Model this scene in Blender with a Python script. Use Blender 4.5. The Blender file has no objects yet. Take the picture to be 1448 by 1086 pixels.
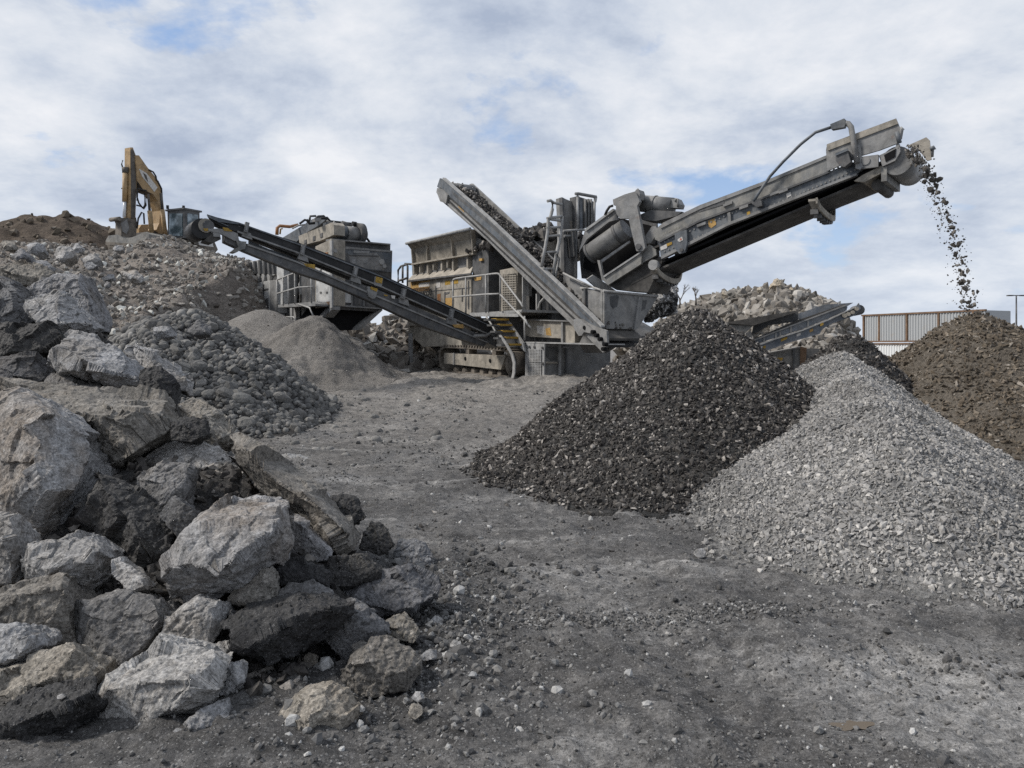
import bpy, bmesh, math, random
import numpy as np
from mathutils import Vector, Matrix
random.seed(7)
RNG = np.random.default_rng(11)
SC = bpy.context.scene
COL = SC.collection
F, H0, HY, CX = 1126.0, 1.7, 490.0, 724.0      # lens in photo pixels, eye height, horizon row, centre column

def P(px, py, Y):
    return Vector(((px - CX) / F * Y, Y, H0 - (py - HY) / F * Y))

# ------------------------------------------------------------------ numpy noise
def _h(ix, iy, iz):
    n = (ix.astype(np.int64) * 374761393 + iy.astype(np.int64) * 668265263 + iz.astype(np.int64) * 1274126177) & 0xffffffff
    n = ((n ^ (n >> 13)) * 1274126177) & 0xffffffff
    return ((n ^ (n >> 16)) & 0xffff) / 65535.0
def vnoise(x, y, z=None):
    x = np.asarray(x, float); y = np.asarray(y, float)
    z = np.zeros_like(x) if z is None else np.asarray(z, float) + 0 * x
    ix, iy, iz = np.floor(x), np.floor(y), np.floor(z)
    fx, fy, fz = x - ix, y - iy, z - iz
    fx, fy, fz = (f * f * (3 - 2 * f) for f in (fx, fy, fz))
    r = 0
    for a in (0, 1):
        for b in (0, 1):
            for c in (0, 1):
                w = (fx if a else 1 - fx) * (fy if b else 1 - fy) * (fz if c else 1 - fz)
                r = r + w * _h(ix + a, iy + b, iz + c)
    return r * 2 - 1
def fbm(x, y, s, o=4, z=None, g=0.5):
    r, a = 0, 1.0
    for k in range(o):
        r = r + a * vnoise(np.asarray(x) * s + 17.3 * k, np.asarray(y) * s + 5.1 * k, None if z is None else np.asarray(z) * s)
        s *= 2.03; a *= g
    return r
def sstep(a, b, t):
    t = np.clip((np.asarray(t, float) - a) / (b - a), 0, 1)
    return t * t * (3 - 2 * t)

# ------------------------------------------------------------------ materials
class NT:
    def __init__(s, name):
        s.m = bpy.data.materials.new(name); s.m.use_nodes = True
        s.t = s.m.node_tree; s.bs = s.t.nodes['Principled BSDF']
        s.out = s.t.nodes['Material Output']
        s.co = s.n('ShaderNodeTexCoord').outputs['Object']
        s.geo = s.n('ShaderNodeNewGeometry')
        s.pos = s.geo.outputs['Position']
    def n(s, t, **k):
        d = s.t.nodes.new(t)
        for a, b in k.items(): setattr(d, a, b)
        return d
    def put(s, sock, v):
        if isinstance(v, bpy.types.NodeSocket): s.t.links.new(v, sock)
        elif isinstance(v, (tuple, list)) and len(v) == 3 and sock.type == 'RGBA': sock.default_value = (*v, 1)
        else: sock.default_value = v
    def noise(s, sc, det=4, ro=0.55, vec=None, dist=0):
        d = s.n('ShaderNodeTexNoise'); s.put(d.inputs['Vector'], vec or s.co)
        s.put(d.inputs['Scale'], sc); s.put(d.inputs['Detail'], det); s.put(d.inputs['Roughness'], ro); s.put(d.inputs['Distortion'], dist)
        return d.outputs['Fac']
    def voro(s, sc, feat='F1', out='Distance', vec=None):
        d = s.n('ShaderNodeTexVoronoi', feature=feat); s.put(d.inputs['Vector'], vec or s.co); s.put(d.inputs['Scale'], sc)
        return d.outputs[out]
    def ramp(s, f, *st):
        d = s.n('ShaderNodeValToRGB'); e = d.color_ramp.elements
        while len(e) < len(st): e.new(0.5)
        for q, (p, c) in zip(e, st):
            q.position = p; q.color = (c, c, c, 1) if isinstance(c, (int, float)) else (*c, 1)
        s.put(d.inputs[0], f); return d.outputs[0]
    def mix(s, f, a, b, mode='MIX'):
        d = s.n('ShaderNodeMix', data_type='RGBA', blend_type=mode)
        s.put(d.inputs[0], f); s.put(d.inputs[6], a); s.put(d.inputs[7], b); return d.outputs[2]
    def ma(s, op, a, b=0.5):
        d = s.n('ShaderNodeMath', operation=op); s.put(d.inputs[0], a); s.put(d.inputs[1], b); return d.outputs[0]
    def bump(s, h, st=0.5, di=0.01, nrm=None):
        d = s.n('ShaderNodeBump'); s.put(d.inputs['Height'], h); d.inputs['Strength'].default_value = st; d.inputs['Distance'].default_value = di
        if nrm is not None: s.put(d.inputs['Normal'], nrm)
        return d.outputs[0]
    def fin(s, col, rough=0.9, nrm=None, metal=0.0, spec=0.3):
        s.put(s.bs.inputs['Base Color'], col); s.put(s.bs.inputs['Roughness'], rough)
        s.put(s.bs.inputs['Metallic'], metal); s.put(s.bs.inputs['Specular IOR Level'], spec)
        if nrm is not None: s.put(s.bs.inputs['Normal'], nrm)
        return s.m
    def up(s):
        d = s.n('ShaderNodeSeparateXYZ'); s.put(d.inputs[0], s.geo.outputs['Normal']); return d.outputs[2]
    def rnd(s):
        return s.n('ShaderNodeObjectInfo').outputs['Random']
    def isl(s):
        return s.geo.outputs['Random Per Island']

def m_metal(name, base, dust=0.5, rust=0.15, rough=0.6, dustc=(0.27, 0.245, 0.215), streak=1.0):
    """painted steel under quarry dust: dust lies on upward faces, runs down in streaks, chips and rust show through"""
    t = NT(name)
    n1 = t.noise(1.3, 5, 0.6); n2 = t.noise(9, 4, 0.6)
    mp = t.n('ShaderNodeMapping'); t.put(mp.inputs[0], t.co); mp.inputs['Scale'].default_value = (9, 9, 0.7)
    st = t.noise(1.0, 3, 0.6, mp.outputs[0])
    c = t.mix(t.ramp(n1, (0.3, 0.0), (0.75, 1.0)), base, tuple(x * 0.62 for x in base))
    c = t.mix(t.ma('MULTIPLY', t.ramp(st, (0.45, 0.0), (0.7, 1.0)), dust * 0.6 * streak), c, dustc)
    up = t.ramp(t.up(), (0.25, 0.0), (0.8, 1.0))
    dn = t.ma('MULTIPLY', t.ramp(t.noise(3.1, 5, 0.65), (0.38, 0.0), (0.62, 1.0)), dust)
    d = t.ma('MAXIMUM', t.ma('MULTIPLY', up, min(1, dust + 0.25)), dn)
    c = t.mix(d, c, dustc)
    r = t.ma('MULTIPLY', t.ramp(t.noise(4.3, 6, 0.7), (0.62, 0.0), (0.70, 1.0)), rust)
    c = t.mix(r, c, (0.16, 0.07, 0.03))
    gm = t.ramp(t.noise(2.7, 6, 0.7, None, 0.7), (0.40, 0.62), (0.56, 1.05))
    c = t.mix(0.8, c, t.mix(1.0, c, gm, 'MULTIPLY'))
    ch = t.ramp(n2, (0.68, 0.0), (0.72, 1.0))
    c = t.mix(t.ma('MULTIPLY', ch, 0.35), c, (0.42, 0.41, 0.40))
    return t.fin(c, t.ramp(n1, (0.3, rough - 0.1), (0.7, min(1, rough + 0.25))), t.bump(t.noise(14, 4), 0.25, 0.02), 0.0, 0.35)

def m_plain(name, c, rough=0.7, spec=0.3, var=0.3, sc=6):
    t = NT(name); n = t.noise(sc, 4, 0.6)
    return t.fin(t.mix(t.ramp(n, (0.35, 0.0), (0.7, 1.0)), c, tuple(x * (1 - var) for x in c)), rough, t.bump(t.noise(sc * 4), 0.2, 0.01), 0, spec)

def m_stone(name, cols, spec_c=None, rough=0.95):
    """loose stones: every stone takes its own tone"""
    t = NT(name); i = t.isl()
    k = len(cols)
    c = t.ramp(i, *[((0, .22, .45, .66, .84, .95)[j] if k == 6 else j / (k - 1), q) for j, q in enumerate(cols)])
    n = t.noise(38, 4, 0.65, t.pos)
    c = t.mix(t.ramp(n, (0.35, 0.0), (0.7, 0.5)), c, tuple(x * 0.4 for x in cols[0]))
    c = t.mix(1.0, c, t.ramp(t.noise(0.9, 4, 0.6, t.pos, 0.4), (0.33, 0.72), (0.66, 1.25)), 'MULTIPLY')
    return t.fin(c, rough, t.bump(t.noise(60, 3, 0.6, t.pos), 0.5, 0.01), 0, 0.25)

def m_soil(name, c1, c2, c3, sc=1.0, grit=0.5):
    t = NT(name)
    c = t.mix(t.ramp(t.noise(0.8 * sc, 6, 0.62, t.pos), (0.35, 0.0), (0.66, 1.0)), c1, c2)
    c = t.mix(t.ramp(t.noise(6 * sc, 5, 0.7, t.pos), (0.5, 0.0), (0.72, 1.0)), c, c3)
    g = t.voro(38 * sc, 'F1', 'Color', t.pos)
    c = t.mix(grit, c, t.mix(1.0, c, t.ramp(g, (0.0, 0.35), (1.0, 1.9)), 'MULTIPLY'))
    b = t.bump(t.noise(22 * sc, 6, 0.75, t.pos), 0.9, 0.05)
    b = t.bump(t.voro(38 * sc, 'F1', 'Distance', t.pos), 0.7, 0.025, b)
    return t.fin(c, 0.95, b, 0, 0.2)

def m_concrete(name, ca, cb, cs, speck=0.35, spsc=38, stain=(0.15, 0.115, 0.075), stain_a=0.5, pits=0.5, rough=0.93):
    """broken concrete / asphalt: paste, aggregate showing, dust and stains with shapes of their own"""
    t = NT(name)
    off = t.n('ShaderNodeVectorMath', operation='ADD'); t.put(off.inputs[0], t.co)
    rr = t.n('ShaderNodeCombineXYZ'); r = t.rnd()
    for q in range(3): t.put(rr.inputs[q], t.ma('MULTIPLY', r, 31.0 + q * 7))
    t.put(off.inputs[1], rr.outputs[0]); v = off.outputs[0]
    c = t.mix(t.ramp(t.noise(2.2, 6, 0.62, v, 0.4), (0.34, 0.0), (0.66, 1.0)), ca, cb)
    c = t.mix(t.ma('MULTIPLY', t.ramp(t.noise(1.4, 5, 0.65, v), (0.5, 0.0), (0.64, 1.0)), stain_a), c, stain)
    ag = t.voro(spsc, 'F1', 'Color', v); agd = t.voro(spsc, 'F1', 'Distance', v)
    sep = t.n('ShaderNodeSeparateColor'); t.put(sep.inputs[0], ag)
    on = t.ma('MULTIPLY', t.ramp(sep.outputs[0], (0.50, 0.0), (0.56, 1.0)), t.ramp(agd, (0.26, 1.0), (0.40, 0.0)))
    on = t.ma('MULTIPLY', on, t.ramp(t.noise(3.3, 4, 0.6, v), (0.36, 0.25), (0.6, 1.0)))
    c = t.mix(t.ma('MULTIPLY', on, speck), c, t.mix(sep.outputs[1], cs, tuple(x * 0.35 for x in cs)))
    fine = t.noise(70, 4, 0.7, v)
    c = t.mix(0.85, c, t.mix(1.0, c, t.ramp(fine, (0.3, 0.35), (0.7, 1.6)), 'MULTIPLY'))
    blot = t.noise(17, 6, 0.72, v, 0.6)
    c = t.mix(0.8, c, t.mix(1.0, c, t.ramp(blot, (0.36, 0.5), (0.5, 1.0), (0.66, 1.35)), 'MULTIPLY'))
    pit = t.ramp(t.voro(19, 'F1', 'Distance', v), (0.05, 0.0), (0.22, 1.0))
    c = t.mix(t.ma('MULTIPLY', t.ma('SUBTRACT', 1.0, pit), pits), c, tuple(x * 0.3 for x in ca))
    tint = t.ramp(r, (0.0, (0.78, 0.77, 0.77)), (0.5, (1.0, 1.0, 1.0)), (1.0, (1.12, 1.08, 1.02)))
    c = t.mix(1.0, c, tint, 'MULTIPLY')
    b = t.bump(t.noise(9, 8, 0.75, v), 0.5, 0.035)
    b = t.bump(blot, 0.55, 0.014, b)
    b = t.bump(on, 0.35, 0.008, b)
    b = t.bump(pit, 0.6, 0.012, b)
    b = t.bump(fine, 0.5, 0.006, b)
    return t.fin(c, rough, b, 0, 0.3)

M = {}
M['beige'] = m_metal('dusty_beige_steel', (0.26, 0.24, 0.205), 0.75, 0.3, 0.75, (0.36, 0.325, 0.275))
M['steel'] = m_metal('dusty_grey_steel', (0.215, 0.217, 0.218), 0.55, 0.3, 0.6, (0.25, 0.24, 0.225))
M['light'] = m_metal('pale_grey_steel', (0.30, 0.305, 0.31), 0.4, 0.15, 0.55, (0.36, 0.345, 0.32))
M['pale'] = m_metal('pale_painted_steel', (0.50, 0.505, 0.50), 0.3, 0.2, 0.55, (0.42, 0.40, 0.37))
M['darks'] = m_metal('dark_grey_steel', (0.078, 0.081, 0.086), 0.36, 0.2, 0.55, (0.17, 0.16, 0.148))
M['navy'] = m_metal('slate_blue_steel', (0.082, 0.098, 0.118), 0.35, 0.08, 0.5, (0.235, 0.23, 0.22))
M['hood'] = m_metal('dusty_grey_hood', (0.175, 0.178, 0.178), 0.65, 0.1, 0.6, (0.27, 0.255, 0.225))
M['hole'] = m_plain('opening_shade_black', (0.012, 0.012, 0.013), 0.9, 0.1)  # near-black that paints the shade inside openings; bolts and seat share it
M['rubber'] = m_metal('black_rubber', (0.016, 0.0165, 0.018), 0.12, 0.0, 0.55, (0.09, 0.085, 0.08))
M['belt'] = m_metal('dusty_belt_rubber', (0.045, 0.043, 0.041), 0.35, 0.0, 0.7, (0.13, 0.12, 0.108))
M['drum'] = m_metal('worn_drum_steel', (0.17, 0.17, 0.17), 0.3, 0.1, 0.5, (0.24, 0.23, 0.21))
M['rail'] = m_metal('galvanised_tube', (0.36, 0.36, 0.355), 0.25, 0.1, 0.5, (0.3, 0.28, 0.25))
M['slate'] = m_metal('worn_slate_blue', (0.125, 0.145, 0.175), 0.3, 0.1, 0.5, (0.28, 0.275, 0.265))
M['rust'] = m_metal('rusty_steel', (0.15, 0.088, 0.052), 0.3, 0.35, 0.8, (0.28, 0.2, 0.14))
M['track'] = m_metal('muddy_track_steel', (0.09, 0.08, 0.07), 0.6, 0.4, 0.7, (0.24, 0.21, 0.175))
M['yellow'] = m_plain('yellow_paint', (0.40, 0.255, 0.055), 0.7, 0.2, 0.6, 16)
M['ochre'] = m_plain('faded_ochre_sticker', (0.42, 0.26, 0.09), 0.7, 0.3, 0.4, 14)
M['white'] = m_plain('off_white_sticker', (0.52, 0.50, 0.47), 0.6, 0.3, 0.3, 14)
M['red'] = m_plain('red_sticker', (0.38, 0.08, 0.04), 0.6, 0.3, 0.3, 14)
M['ink'] = m_plain('black_print', (0.03, 0.03, 0.03), 0.7, 0.2, 0.2)
M['exc'] = m_metal('tan_yellow_paint', (0.40, 0.26, 0.12), 0.3, 0.25, 0.55, (0.33, 0.26, 0.18))
M['excdk'] = m_metal('dark_steel_and_arm_shade', (0.07, 0.065, 0.06), 0.3, 0.1, 0.6, (0.2, 0.17, 0.14))  # dark steel parts, and the painted shade on stick and boom
M['chrome'] = m_plain('bright_rod', (0.55, 0.57, 0.6), 0.25, 0.5, 0.1)
M['orange'] = m_metal('orange_guard_paint', (0.36, 0.15, 0.045), 0.2, 0.2, 0.5)
M['scuff'] = m_plain('worn_print', (0.30, 0.29, 0.26), 0.8, 0.2, 0.7, 30)
t = NT('cab_glass'); M['glass'] = t.fin(t.mix(t.ramp(t.noise(1.7), (.42, 0.), (.58, 1.)), (0.05, 0.07, 0.08), (0.30, 0.36, 0.40)), 0.12, None, 0, 0.6)  # pale blotches in the base colour paint the sky's reflection

CONC = (0.245, 0.24, 0.235), (0.17, 0.165, 0.16), (0.36, 0.35, 0.33)
M['c_grey'] = m_concrete('broken_grey_concrete', (0.33, 0.33, 0.335), (0.20, 0.198, 0.198), (0.5, 0.49, 0.48), 0.6, 30, (0.17, 0.145, 0.115), 0.5)
M['c_light'] = m_concrete('pale_concrete', (0.37, 0.368, 0.366), (0.24, 0.235, 0.23), (0.55, 0.54, 0.52), 0.5, 34, (0.21, 0.165, 0.12), 0.6)
M['c_brown'] = m_concrete('earthy_concrete', (0.25, 0.234, 0.21), (0.155, 0.145, 0.13), (0.46, 0.43, 0.39), 0.6, 27, (0.14, 0.112, 0.082), 0.45)
M['c_dark'] = m_concrete('dark_stained_concrete', (0.165, 0.164, 0.167), (0.08, 0.08, 0.082), (0.34, 0.34, 0.34), 0.5, 60, (0.10, 0.086, 0.07), 0.4)
M['c_asph'] = m_concrete('broken_asphalt', (0.024, 0.024, 0.026), (0.05, 0.049, 0.048), (0.27, 0.265, 0.26), 0.6, 105, (0.045, 0.042, 0.04), 0.3, 0.6, 0.72)
M['c_tan'] = m_concrete('tan_concrete', (0.40, 0.36, 0.30), (0.29, 0.255, 0.205), (0.52, 0.49, 0.44), 0.3, 8, (0.23, 0.18, 0.12), 0.4)
M['c_asgr'] = m_concrete('worn_asphalt_top', (0.20, 0.202, 0.21), (0.10, 0.10, 0.104), (0.42, 0.42, 0.42), 0.6, 90, (0.07, 0.07, 0.07), 0.4, 0.5)

# ------------------------------------------------------------------ objects
def tag(o, label, cat, group=None, kind=None):
    o['label'] = label; o['category'] = cat
    if group: o['group'] = group
    o['kind'] = kind or 'thing'
    return o
def link(name, me, mats=(), parent=None):
    o = bpy.data.objects.new(name, me); COL.objects.link(o)
    if me is not None:
        for m in mats: me.materials.append(m)
    if parent: o.parent = parent
    return o
def empty(name, loc, rz=0):
    o = bpy.data.objects.new(name, None); COL.objects.link(o); o.location = loc; o.rotation_euler = (0, 0, rz); o.empty_display_size = 0.3
    return o
def arr_mesh(name, parts):
    """parts: (verts Nx3, tris Mx3, material index, smooth)"""
    me = bpy.data.meshes.new(name)
    off = 0; V = []; T = []; MI = []; SM = []
    for v, f, mi, sm in parts:
        V.append(v); T.append(f + off); off += len(v); MI.append(np.full(len(f), mi, np.int32)); SM.append(np.full(len(f), sm, bool))
    V = np.concatenate(V).astype(np.float32); T = np.concatenate(T).astype(np.int32)
    me.vertices.add(len(V)); me.vertices.foreach_set('co', V.ravel())
    me.loops.add(T.size); me.loops.foreach_set('vertex_index', T.ravel())
    me.polygons.add(len(T)); me.polygons.foreach_set('loop_start', np.arange(0, T.size, 3, dtype=np.int32))
    me.polygons.foreach_set('material_index', np.concatenate(MI)); me.polygons.foreach_set('use_smooth', np.concatenate(SM))
    me.update(calc_edges=True); me.validate()
    return me
def grid_tris(nr, nc):
    i = np.arange(nr * nc).reshape(nr, nc)
    a, b, c, d = i[:-1, :-1].ravel(), i[:-1, 1:].ravel(), i[1:, 1:].ravel(), i[1:, :-1].ravel()
    return np.concatenate([np.stack([a, b, c], 1), np.stack([a, c, d], 1)])

def hull_template(n, rng, sx=1, sy=1, sz=1, jit=0.25):
    p = rng.normal(size=(n, 3)); p /= np.linalg.norm(p, axis=1)[:, None]
    p *= (1 - jit * rng.random(n))[:, None]; p *= (sx, sy, sz)
    bm = bmesh.new(); vs = [bm.verts.new(q) for q in p]
    r = bmesh.ops.convex_hull(bm, input=vs)
    bmesh.ops.delete(bm, geom=[g for g in r['geom_interior'] if isinstance(g, bmesh.types.BMVert)], context='VERTS')
    bmesh.ops.triangulate(bm, faces=bm.faces[:]); bm.verts.index_update()
    V = np.array([v.co[:] for v in bm.verts]); T = np.array([[v.index for v in f.verts] for f in bm.faces]); bm.free()
    return V, T
def cobble_template(rng, sub=2):
    bm = bmesh.new(); bmesh.ops.create_icosphere(bm, subdivisions=sub, radius=1); bm.verts.index_update()
    V = np.array([v.co[:] for v in bm.verts]); T = np.array([[v.index for v in f.verts] for f in bm.faces]); bm.free()
    o = rng.random(3) * 50
    V = V * (1 + 0.22 * vnoise(V[:, 0] * 1.3 + o[0], V[:, 1] * 1.3 + o[1], V[:, 2] * 1.3 + o[2]))[:, None]
    return V * (1, rng.uniform(0.65, 0.9), rng.uniform(0.5, 0.75)), T
TRNG = np.random.default_rng(3)
SHARD = [hull_template(int(TRNG.integers(8, 12)), TRNG, 1, TRNG.uniform(0.5, 0.8), TRNG.uniform(0.3, 0.5)) for _ in range(8)]
CHUNK = [hull_template(int(TRNG.integers(10, 16)), TRNG, 1, TRNG.uniform(0.65, 0.95), TRNG.uniform(0.5, 0.75)) for _ in range(8)]
PEBBLE = [cobble_template(TRNG, 1) for _ in range(6)]
COBBLE = [cobble_template(TRNG, 2) for _ in range(8)]

def rotmats(n, rng, tilt=None):
    q = rng.normal(size=(n, 4))
    if tilt is not None: q[:, 1:3] *= tilt
    q /= np.linalg.norm(q, axis=1)[:, None]
    w, x, y, z = q.T
    return np.stack([np.stack([1 - 2 * (y * y + z * z), 2 * (x * y - z * w), 2 * (x * z + y * w)], 1),
                     np.stack([2 * (x * y + z * w), 1 - 2 * (x * x + z * z), 2 * (y * z - x * w)], 1),
                     np.stack([2 * (x * z - y * w), 2 * (y * z + x * w), 1 - 2 * (x * x + y * y)], 1)], 1)
def stones(Pn, S, tmpl, rng, mi=0, smooth=False, tilt=None):
    out = []; k = rng.integers(0, len(tmpl), len(Pn)); R = rotmats(len(Pn), rng, tilt)
    for j, (V, T) in enumerate(tmpl):
        s = np.where(k == j)[0]
        if not len(s): continue
        W = np.einsum('nij,vj->nvi', R[s], V) * S[s][:, None, None] + Pn[s][:, None, :]
        Tn = T[None] + (np.arange(len(s)) * len(V))[:, None, None]
        out.append((W.reshape(-1, 3), Tn.reshape(-1, 3), mi, smooth))
    return out

class BM:
    """one mesh part in a machine's own frame"""
    def __init__(s): s.b = bmesh.new()
    def poly(s, bot, top):
        n = len(bot); lo = [s.b.verts.new(p) for p in bot]; hi = [s.b.verts.new(p) for p in top]
        fs = [s.b.faces.new(lo), s.b.faces.new(hi[::-1])]
        for i in range(n): fs.append(s.b.faces.new((lo[i], hi[i], hi[(i + 1) % n], lo[(i + 1) % n])))
        return s
    def box(s, x0, x1, y0, y1, z0, z1):
        b = [(x0, y0, z0), (x1, y0, z0), (x1, y1, z0), (x0, y1, z0)]
        return s.poly(b, [(p[0], p[1], z1) for p in b])
    def tube(s, pts, r, n=8, caps=True):
        pts = [Vector(p) for p in pts]; prev = None; N = len(pts)
        for i, p in enumerate(pts):
            d = (pts[min(i + 1, N - 1)] - pts[max(i - 1, 0)]).normalized()
            u = d.cross(Vector((0, 0, 1)))
            if u.length < 0.05: u = d.cross(Vector((1, 0, 0)))
            u.normalize(); w = d.cross(u)
            rr = r[i] if isinstance(r, (list, tuple)) else r
            ring = [s.b.verts.new(p + u * (rr * math.cos(a)) + w * (rr * math.sin(a))) for a in [2 * math.pi * k / n for k in range(n)]]
            if prev:
                for k in range(n):
                    f = s.b.faces.new((prev[k], prev[(k + 1) % n], ring[(k + 1) % n], ring[k])); f.smooth = True
            elif caps: s.b.faces.new(ring)
            prev = ring
        if caps: s.b.faces.new(prev[::-1])
        return s
    def bar(s, a, b, w, h):
        """square bar between two points, w across, h upright"""
        a, b = Vector(a), Vector(b); d = (b - a).normalized(); u = d.cross(Vector((0, 0, 1)))
        if u.length < 0.05: u = Vector((1, 0, 0))
        u.normalize(); v = u.cross(d).normalized()
        q = [u * (w / 2) * i + v * (h / 2) * j for i, j in ((-1, -1), (1, -1), (1, 1), (-1, 1))]
        return s.poly([a + k for k in q], [b + k for k in q])
    def sheet(s, rows, th):
        """a bent plate through rows of points; th is a thickness vector"""
        th = Vector(th)
        for r0, r1 in zip(rows[:-1], rows[1:]):
            for i in range(len(r0) - 1):
                q = [Vector(r0[i]), Vector(r0[i + 1]), Vector(r1[i + 1]), Vector(r1[i])]
                s.poly(q, [p + th for p in q])
        return s
    def done(s, name, mat, parent=None, rng=None, bev=0):
        bmesh.ops.recalc_face_normals(s.b, faces=s.b.faces[:])
        if bev: bmesh.ops.bevel(s.b, geom=[e for e in s.b.edges if e.is_manifold and e.calc_face_angle(0) > 0.6], offset=bev, segments=1, affect='EDGES')
        me = bpy.data.meshes.new(name); s.b.to_mesh(me); s.b.free()
        return link(name, me, mat if isinstance(mat, (list, tuple)) else (mat,), parent)

class Fr:
    """a machine's own frame; local x along the machine, local y to its far side; reads photo points onto its planes"""
    def __init__(s, O, deg):
        s.O = Vector(O); s.deg = math.radians(deg); c, n = math.cos(s.deg), math.sin(s.deg)
        s.u = Vector((c, n, 0)); s.v = Vector((-n, c, 0))
    def _d(s, p): return Vector(((p[0] - CX) / F, 1.0, -(p[1] - HY) / F))
    def S(s, p, b):
        d = s._d(p); C = Vector((0, 0, H0)); Y = ((s.O + s.v * b - C).dot(s.v)) / d.dot(s.v)
        w = C + d * Y - s.O; return Vector((w.dot(s.u), b, w.z))
    def E(s, p, a):
        d = s._d(p); C = Vector((0, 0, H0)); Y = ((s.O + s.u * a - C).dot(s.u)) / d.dot(s.u)
        w = C + d * Y - s.O; return Vector((a, w.dot(s.v), w.z))
    def side(s, bm, pts, b0, b1):
        q = [s.S(p, b0) for p in pts]; bm.poly(q, [Vector((p.x, b1, p.z)) for p in q]); return bm
    def end(s, bm, pts, a0, a1):
        q = [s.E(p, a0) for p in pts]; bm.poly(q, [Vector((a1, p.y, p.z)) for p in q]); return bm
    def tubeS(s, bm, pts, b, r, n=8): return bm.tube([s.S(p, b) for p in pts], r, n)
    def tubeE(s, bm, pts, a, r, n=8): return bm.tube([s.E(p, a) for p in pts], r, n)
def Z(ox, oy, sc):
    return lambda *pts: [(ox + x / sc, oy + y / sc) for x, y in pts]
# ------------------------------------------------------------------ camera, light, sky
cam = bpy.data.objects.new('camera', bpy.data.cameras.new('camera')); COL.objects.link(cam)
cam.location = (0, 0, H0); cam.rotation_euler = (math.radians(90), 0, 0)
cam.data.sensor_width = 36; cam.data.lens = 28.0; cam.data.shift_y = (HY - 543) / 1448; cam.data.clip_end = 3000; cam.data.clip_start = 0.05
SC.camera = cam
SC.view_settings.view_transform = 'Standard'; SC.view_settings.look = 'None'; SC.view_settings.gamma = 1
SC.view_settings.exposure = 0.28
SC.cycles.use_denoising = False; SC.cycles.max_bounces = 6
SUN_DIR = Vector((-0.72, -0.06, 0.68)).normalized()
el = math.asin(SUN_DIR.z); az = math.atan2(SUN_DIR.x, SUN_DIR.y)
sun = bpy.data.lights.new('sun', 'SUN'); sun.energy = 3.2; sun.angle = math.radians(12); sun.color = (1.0, 0.95, 0.88)
so = bpy.data.objects.new('sun', sun); COL.objects.link(so); so.rotation_euler = SUN_DIR.to_track_quat('Z', 'Y').to_euler()

W = bpy.data.worlds.new('World'); SC.world = W; W.use_nodes = True
nt = W.node_tree; bg = nt.nodes['Background']
def wn(t, **k):
    d = nt.nodes.new(t)
    for a, b in k.items(): setattr(d, a, b)
    return d
def wl(a, b): nt.links.new(a, b)
sky = wn('ShaderNodeTexSky', sky_type='NISHITA', sun_disc=False, sun_elevation=el, sun_rotation=az, air_density=1.0, dust_density=0.6, ozone_density=2.2)
tc = wn('ShaderNodeTexCoord'); sep = wn('ShaderNodeSeparateXYZ'); wl(tc.outputs['Generated'], sep.inputs[0])
def wm(op, a, b):
    d = wn('ShaderNodeMath', operation=op)
    for i, q in enumerate((a, b)):
        if isinstance(q, bpy.types.NodeSocket): wl(q, d.inputs[i])
        else: d.inputs[i].default_value = q
    return d.outputs[0]
zz = wm('ADD', wm('MAXIMUM', sep.outputs[2], 0.0), 0.30)
cb = wn('ShaderNodeCombineXYZ'); wl(wm('DIVIDE', sep.outputs[0], zz), cb.inputs[0]); wl(wm('DIVIDE', sep.outputs[1], zz), cb.inputs[1]); cb.inputs[2].default_value = 3.7
def wnoise(sc, det, ro, off=(0, 0, 0), dist=0.0):
    mp = wn('ShaderNodeMapping'); mp.inputs['Location'].default_value = off; wl(cb.outputs[0], mp.inputs[0])
    d = wn('ShaderNodeTexNoise'); wl(mp.outputs[0], d.inputs['Vector']); d.inputs['Scale'].default_value = sc; d.inputs['Detail'].default_value = det
    d.inputs['Roughness'].default_value = ro; d.inputs['Distortion'].default_value = dist; return d.outputs['Fac']
def wramp(f, *st):
    d = wn('ShaderNodeValToRGB'); e = d.color_ramp.elements
    while len(e) < len(st): e.new(0.5)
    for q, (p, c) in zip(e, st):
        q.position = p; q.color = (c, c, c, 1) if isinstance(c, (int, float)) else (*c, 1)
    wl(f, d.inputs[0]); return d.outputs[0]
def wmix(f, a, b, mode='MIX'):
    d = wn('ShaderNodeMix', data_type='RGBA', blend_type=mode)
    for i, q in ((0, f), (6, a), (7, b)):
        if isinstance(q, bpy.types.NodeSocket): wl(q, d.inputs[i])
        else: d.inputs[i].default_value = q if i == 0 else (*q, 1)
    return d.outputs[2]
OFF = (3.1, 1.3, 0)
big = wnoise(1.1, 3, 0.5, OFF, 0.3); mid = wnoise(2.6, 8, 0.55, (7.7, 2.2, 0), 0.25); fin_ = wnoise(7.5, 7, 0.6, (1.2, 9.1, 0), 0.2)
dens = wm('ADD', wm('MULTIPLY', big, 0.55), wm('ADD', wm('MULTIPLY', mid, 0.55), wm('MULTIPLY', fin_, 0.12)))
cover = wramp(dens, (0.475, 0.0), (0.535, 1.0))
shade = wm('ADD', wm('MULTIPLY', wnoise(1.9, 10, 0.62, (9.4, 2.6, 2.0), 0.15), 0.80), wm('MULTIPLY', fin_, 0.20))
CK = 0.94
cloud = wramp(shade, (0.38, (3.6 * CK, 4.2 * CK, 5.35 * CK)), (0.47, (5.0 * CK, 5.55 * CK, 6.5 * CK)), (0.54, (6.2 * CK, 6.6 * CK, 7.25 * CK)), (0.65, (7.6 * CK, 7.75 * CK, 8.1 * CK)))
col = wmix(cover, wmix(0.55, sky.outputs[0], (3.3, 4.7, 7.4)), cloud)
hz = wramp(sep.outputs[2], (0.0, 1.0), (0.22, 0.0))
col = wmix(wm('MULTIPLY', hz, 0.45), col, (6.2, 6.75, 7.5))
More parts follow.
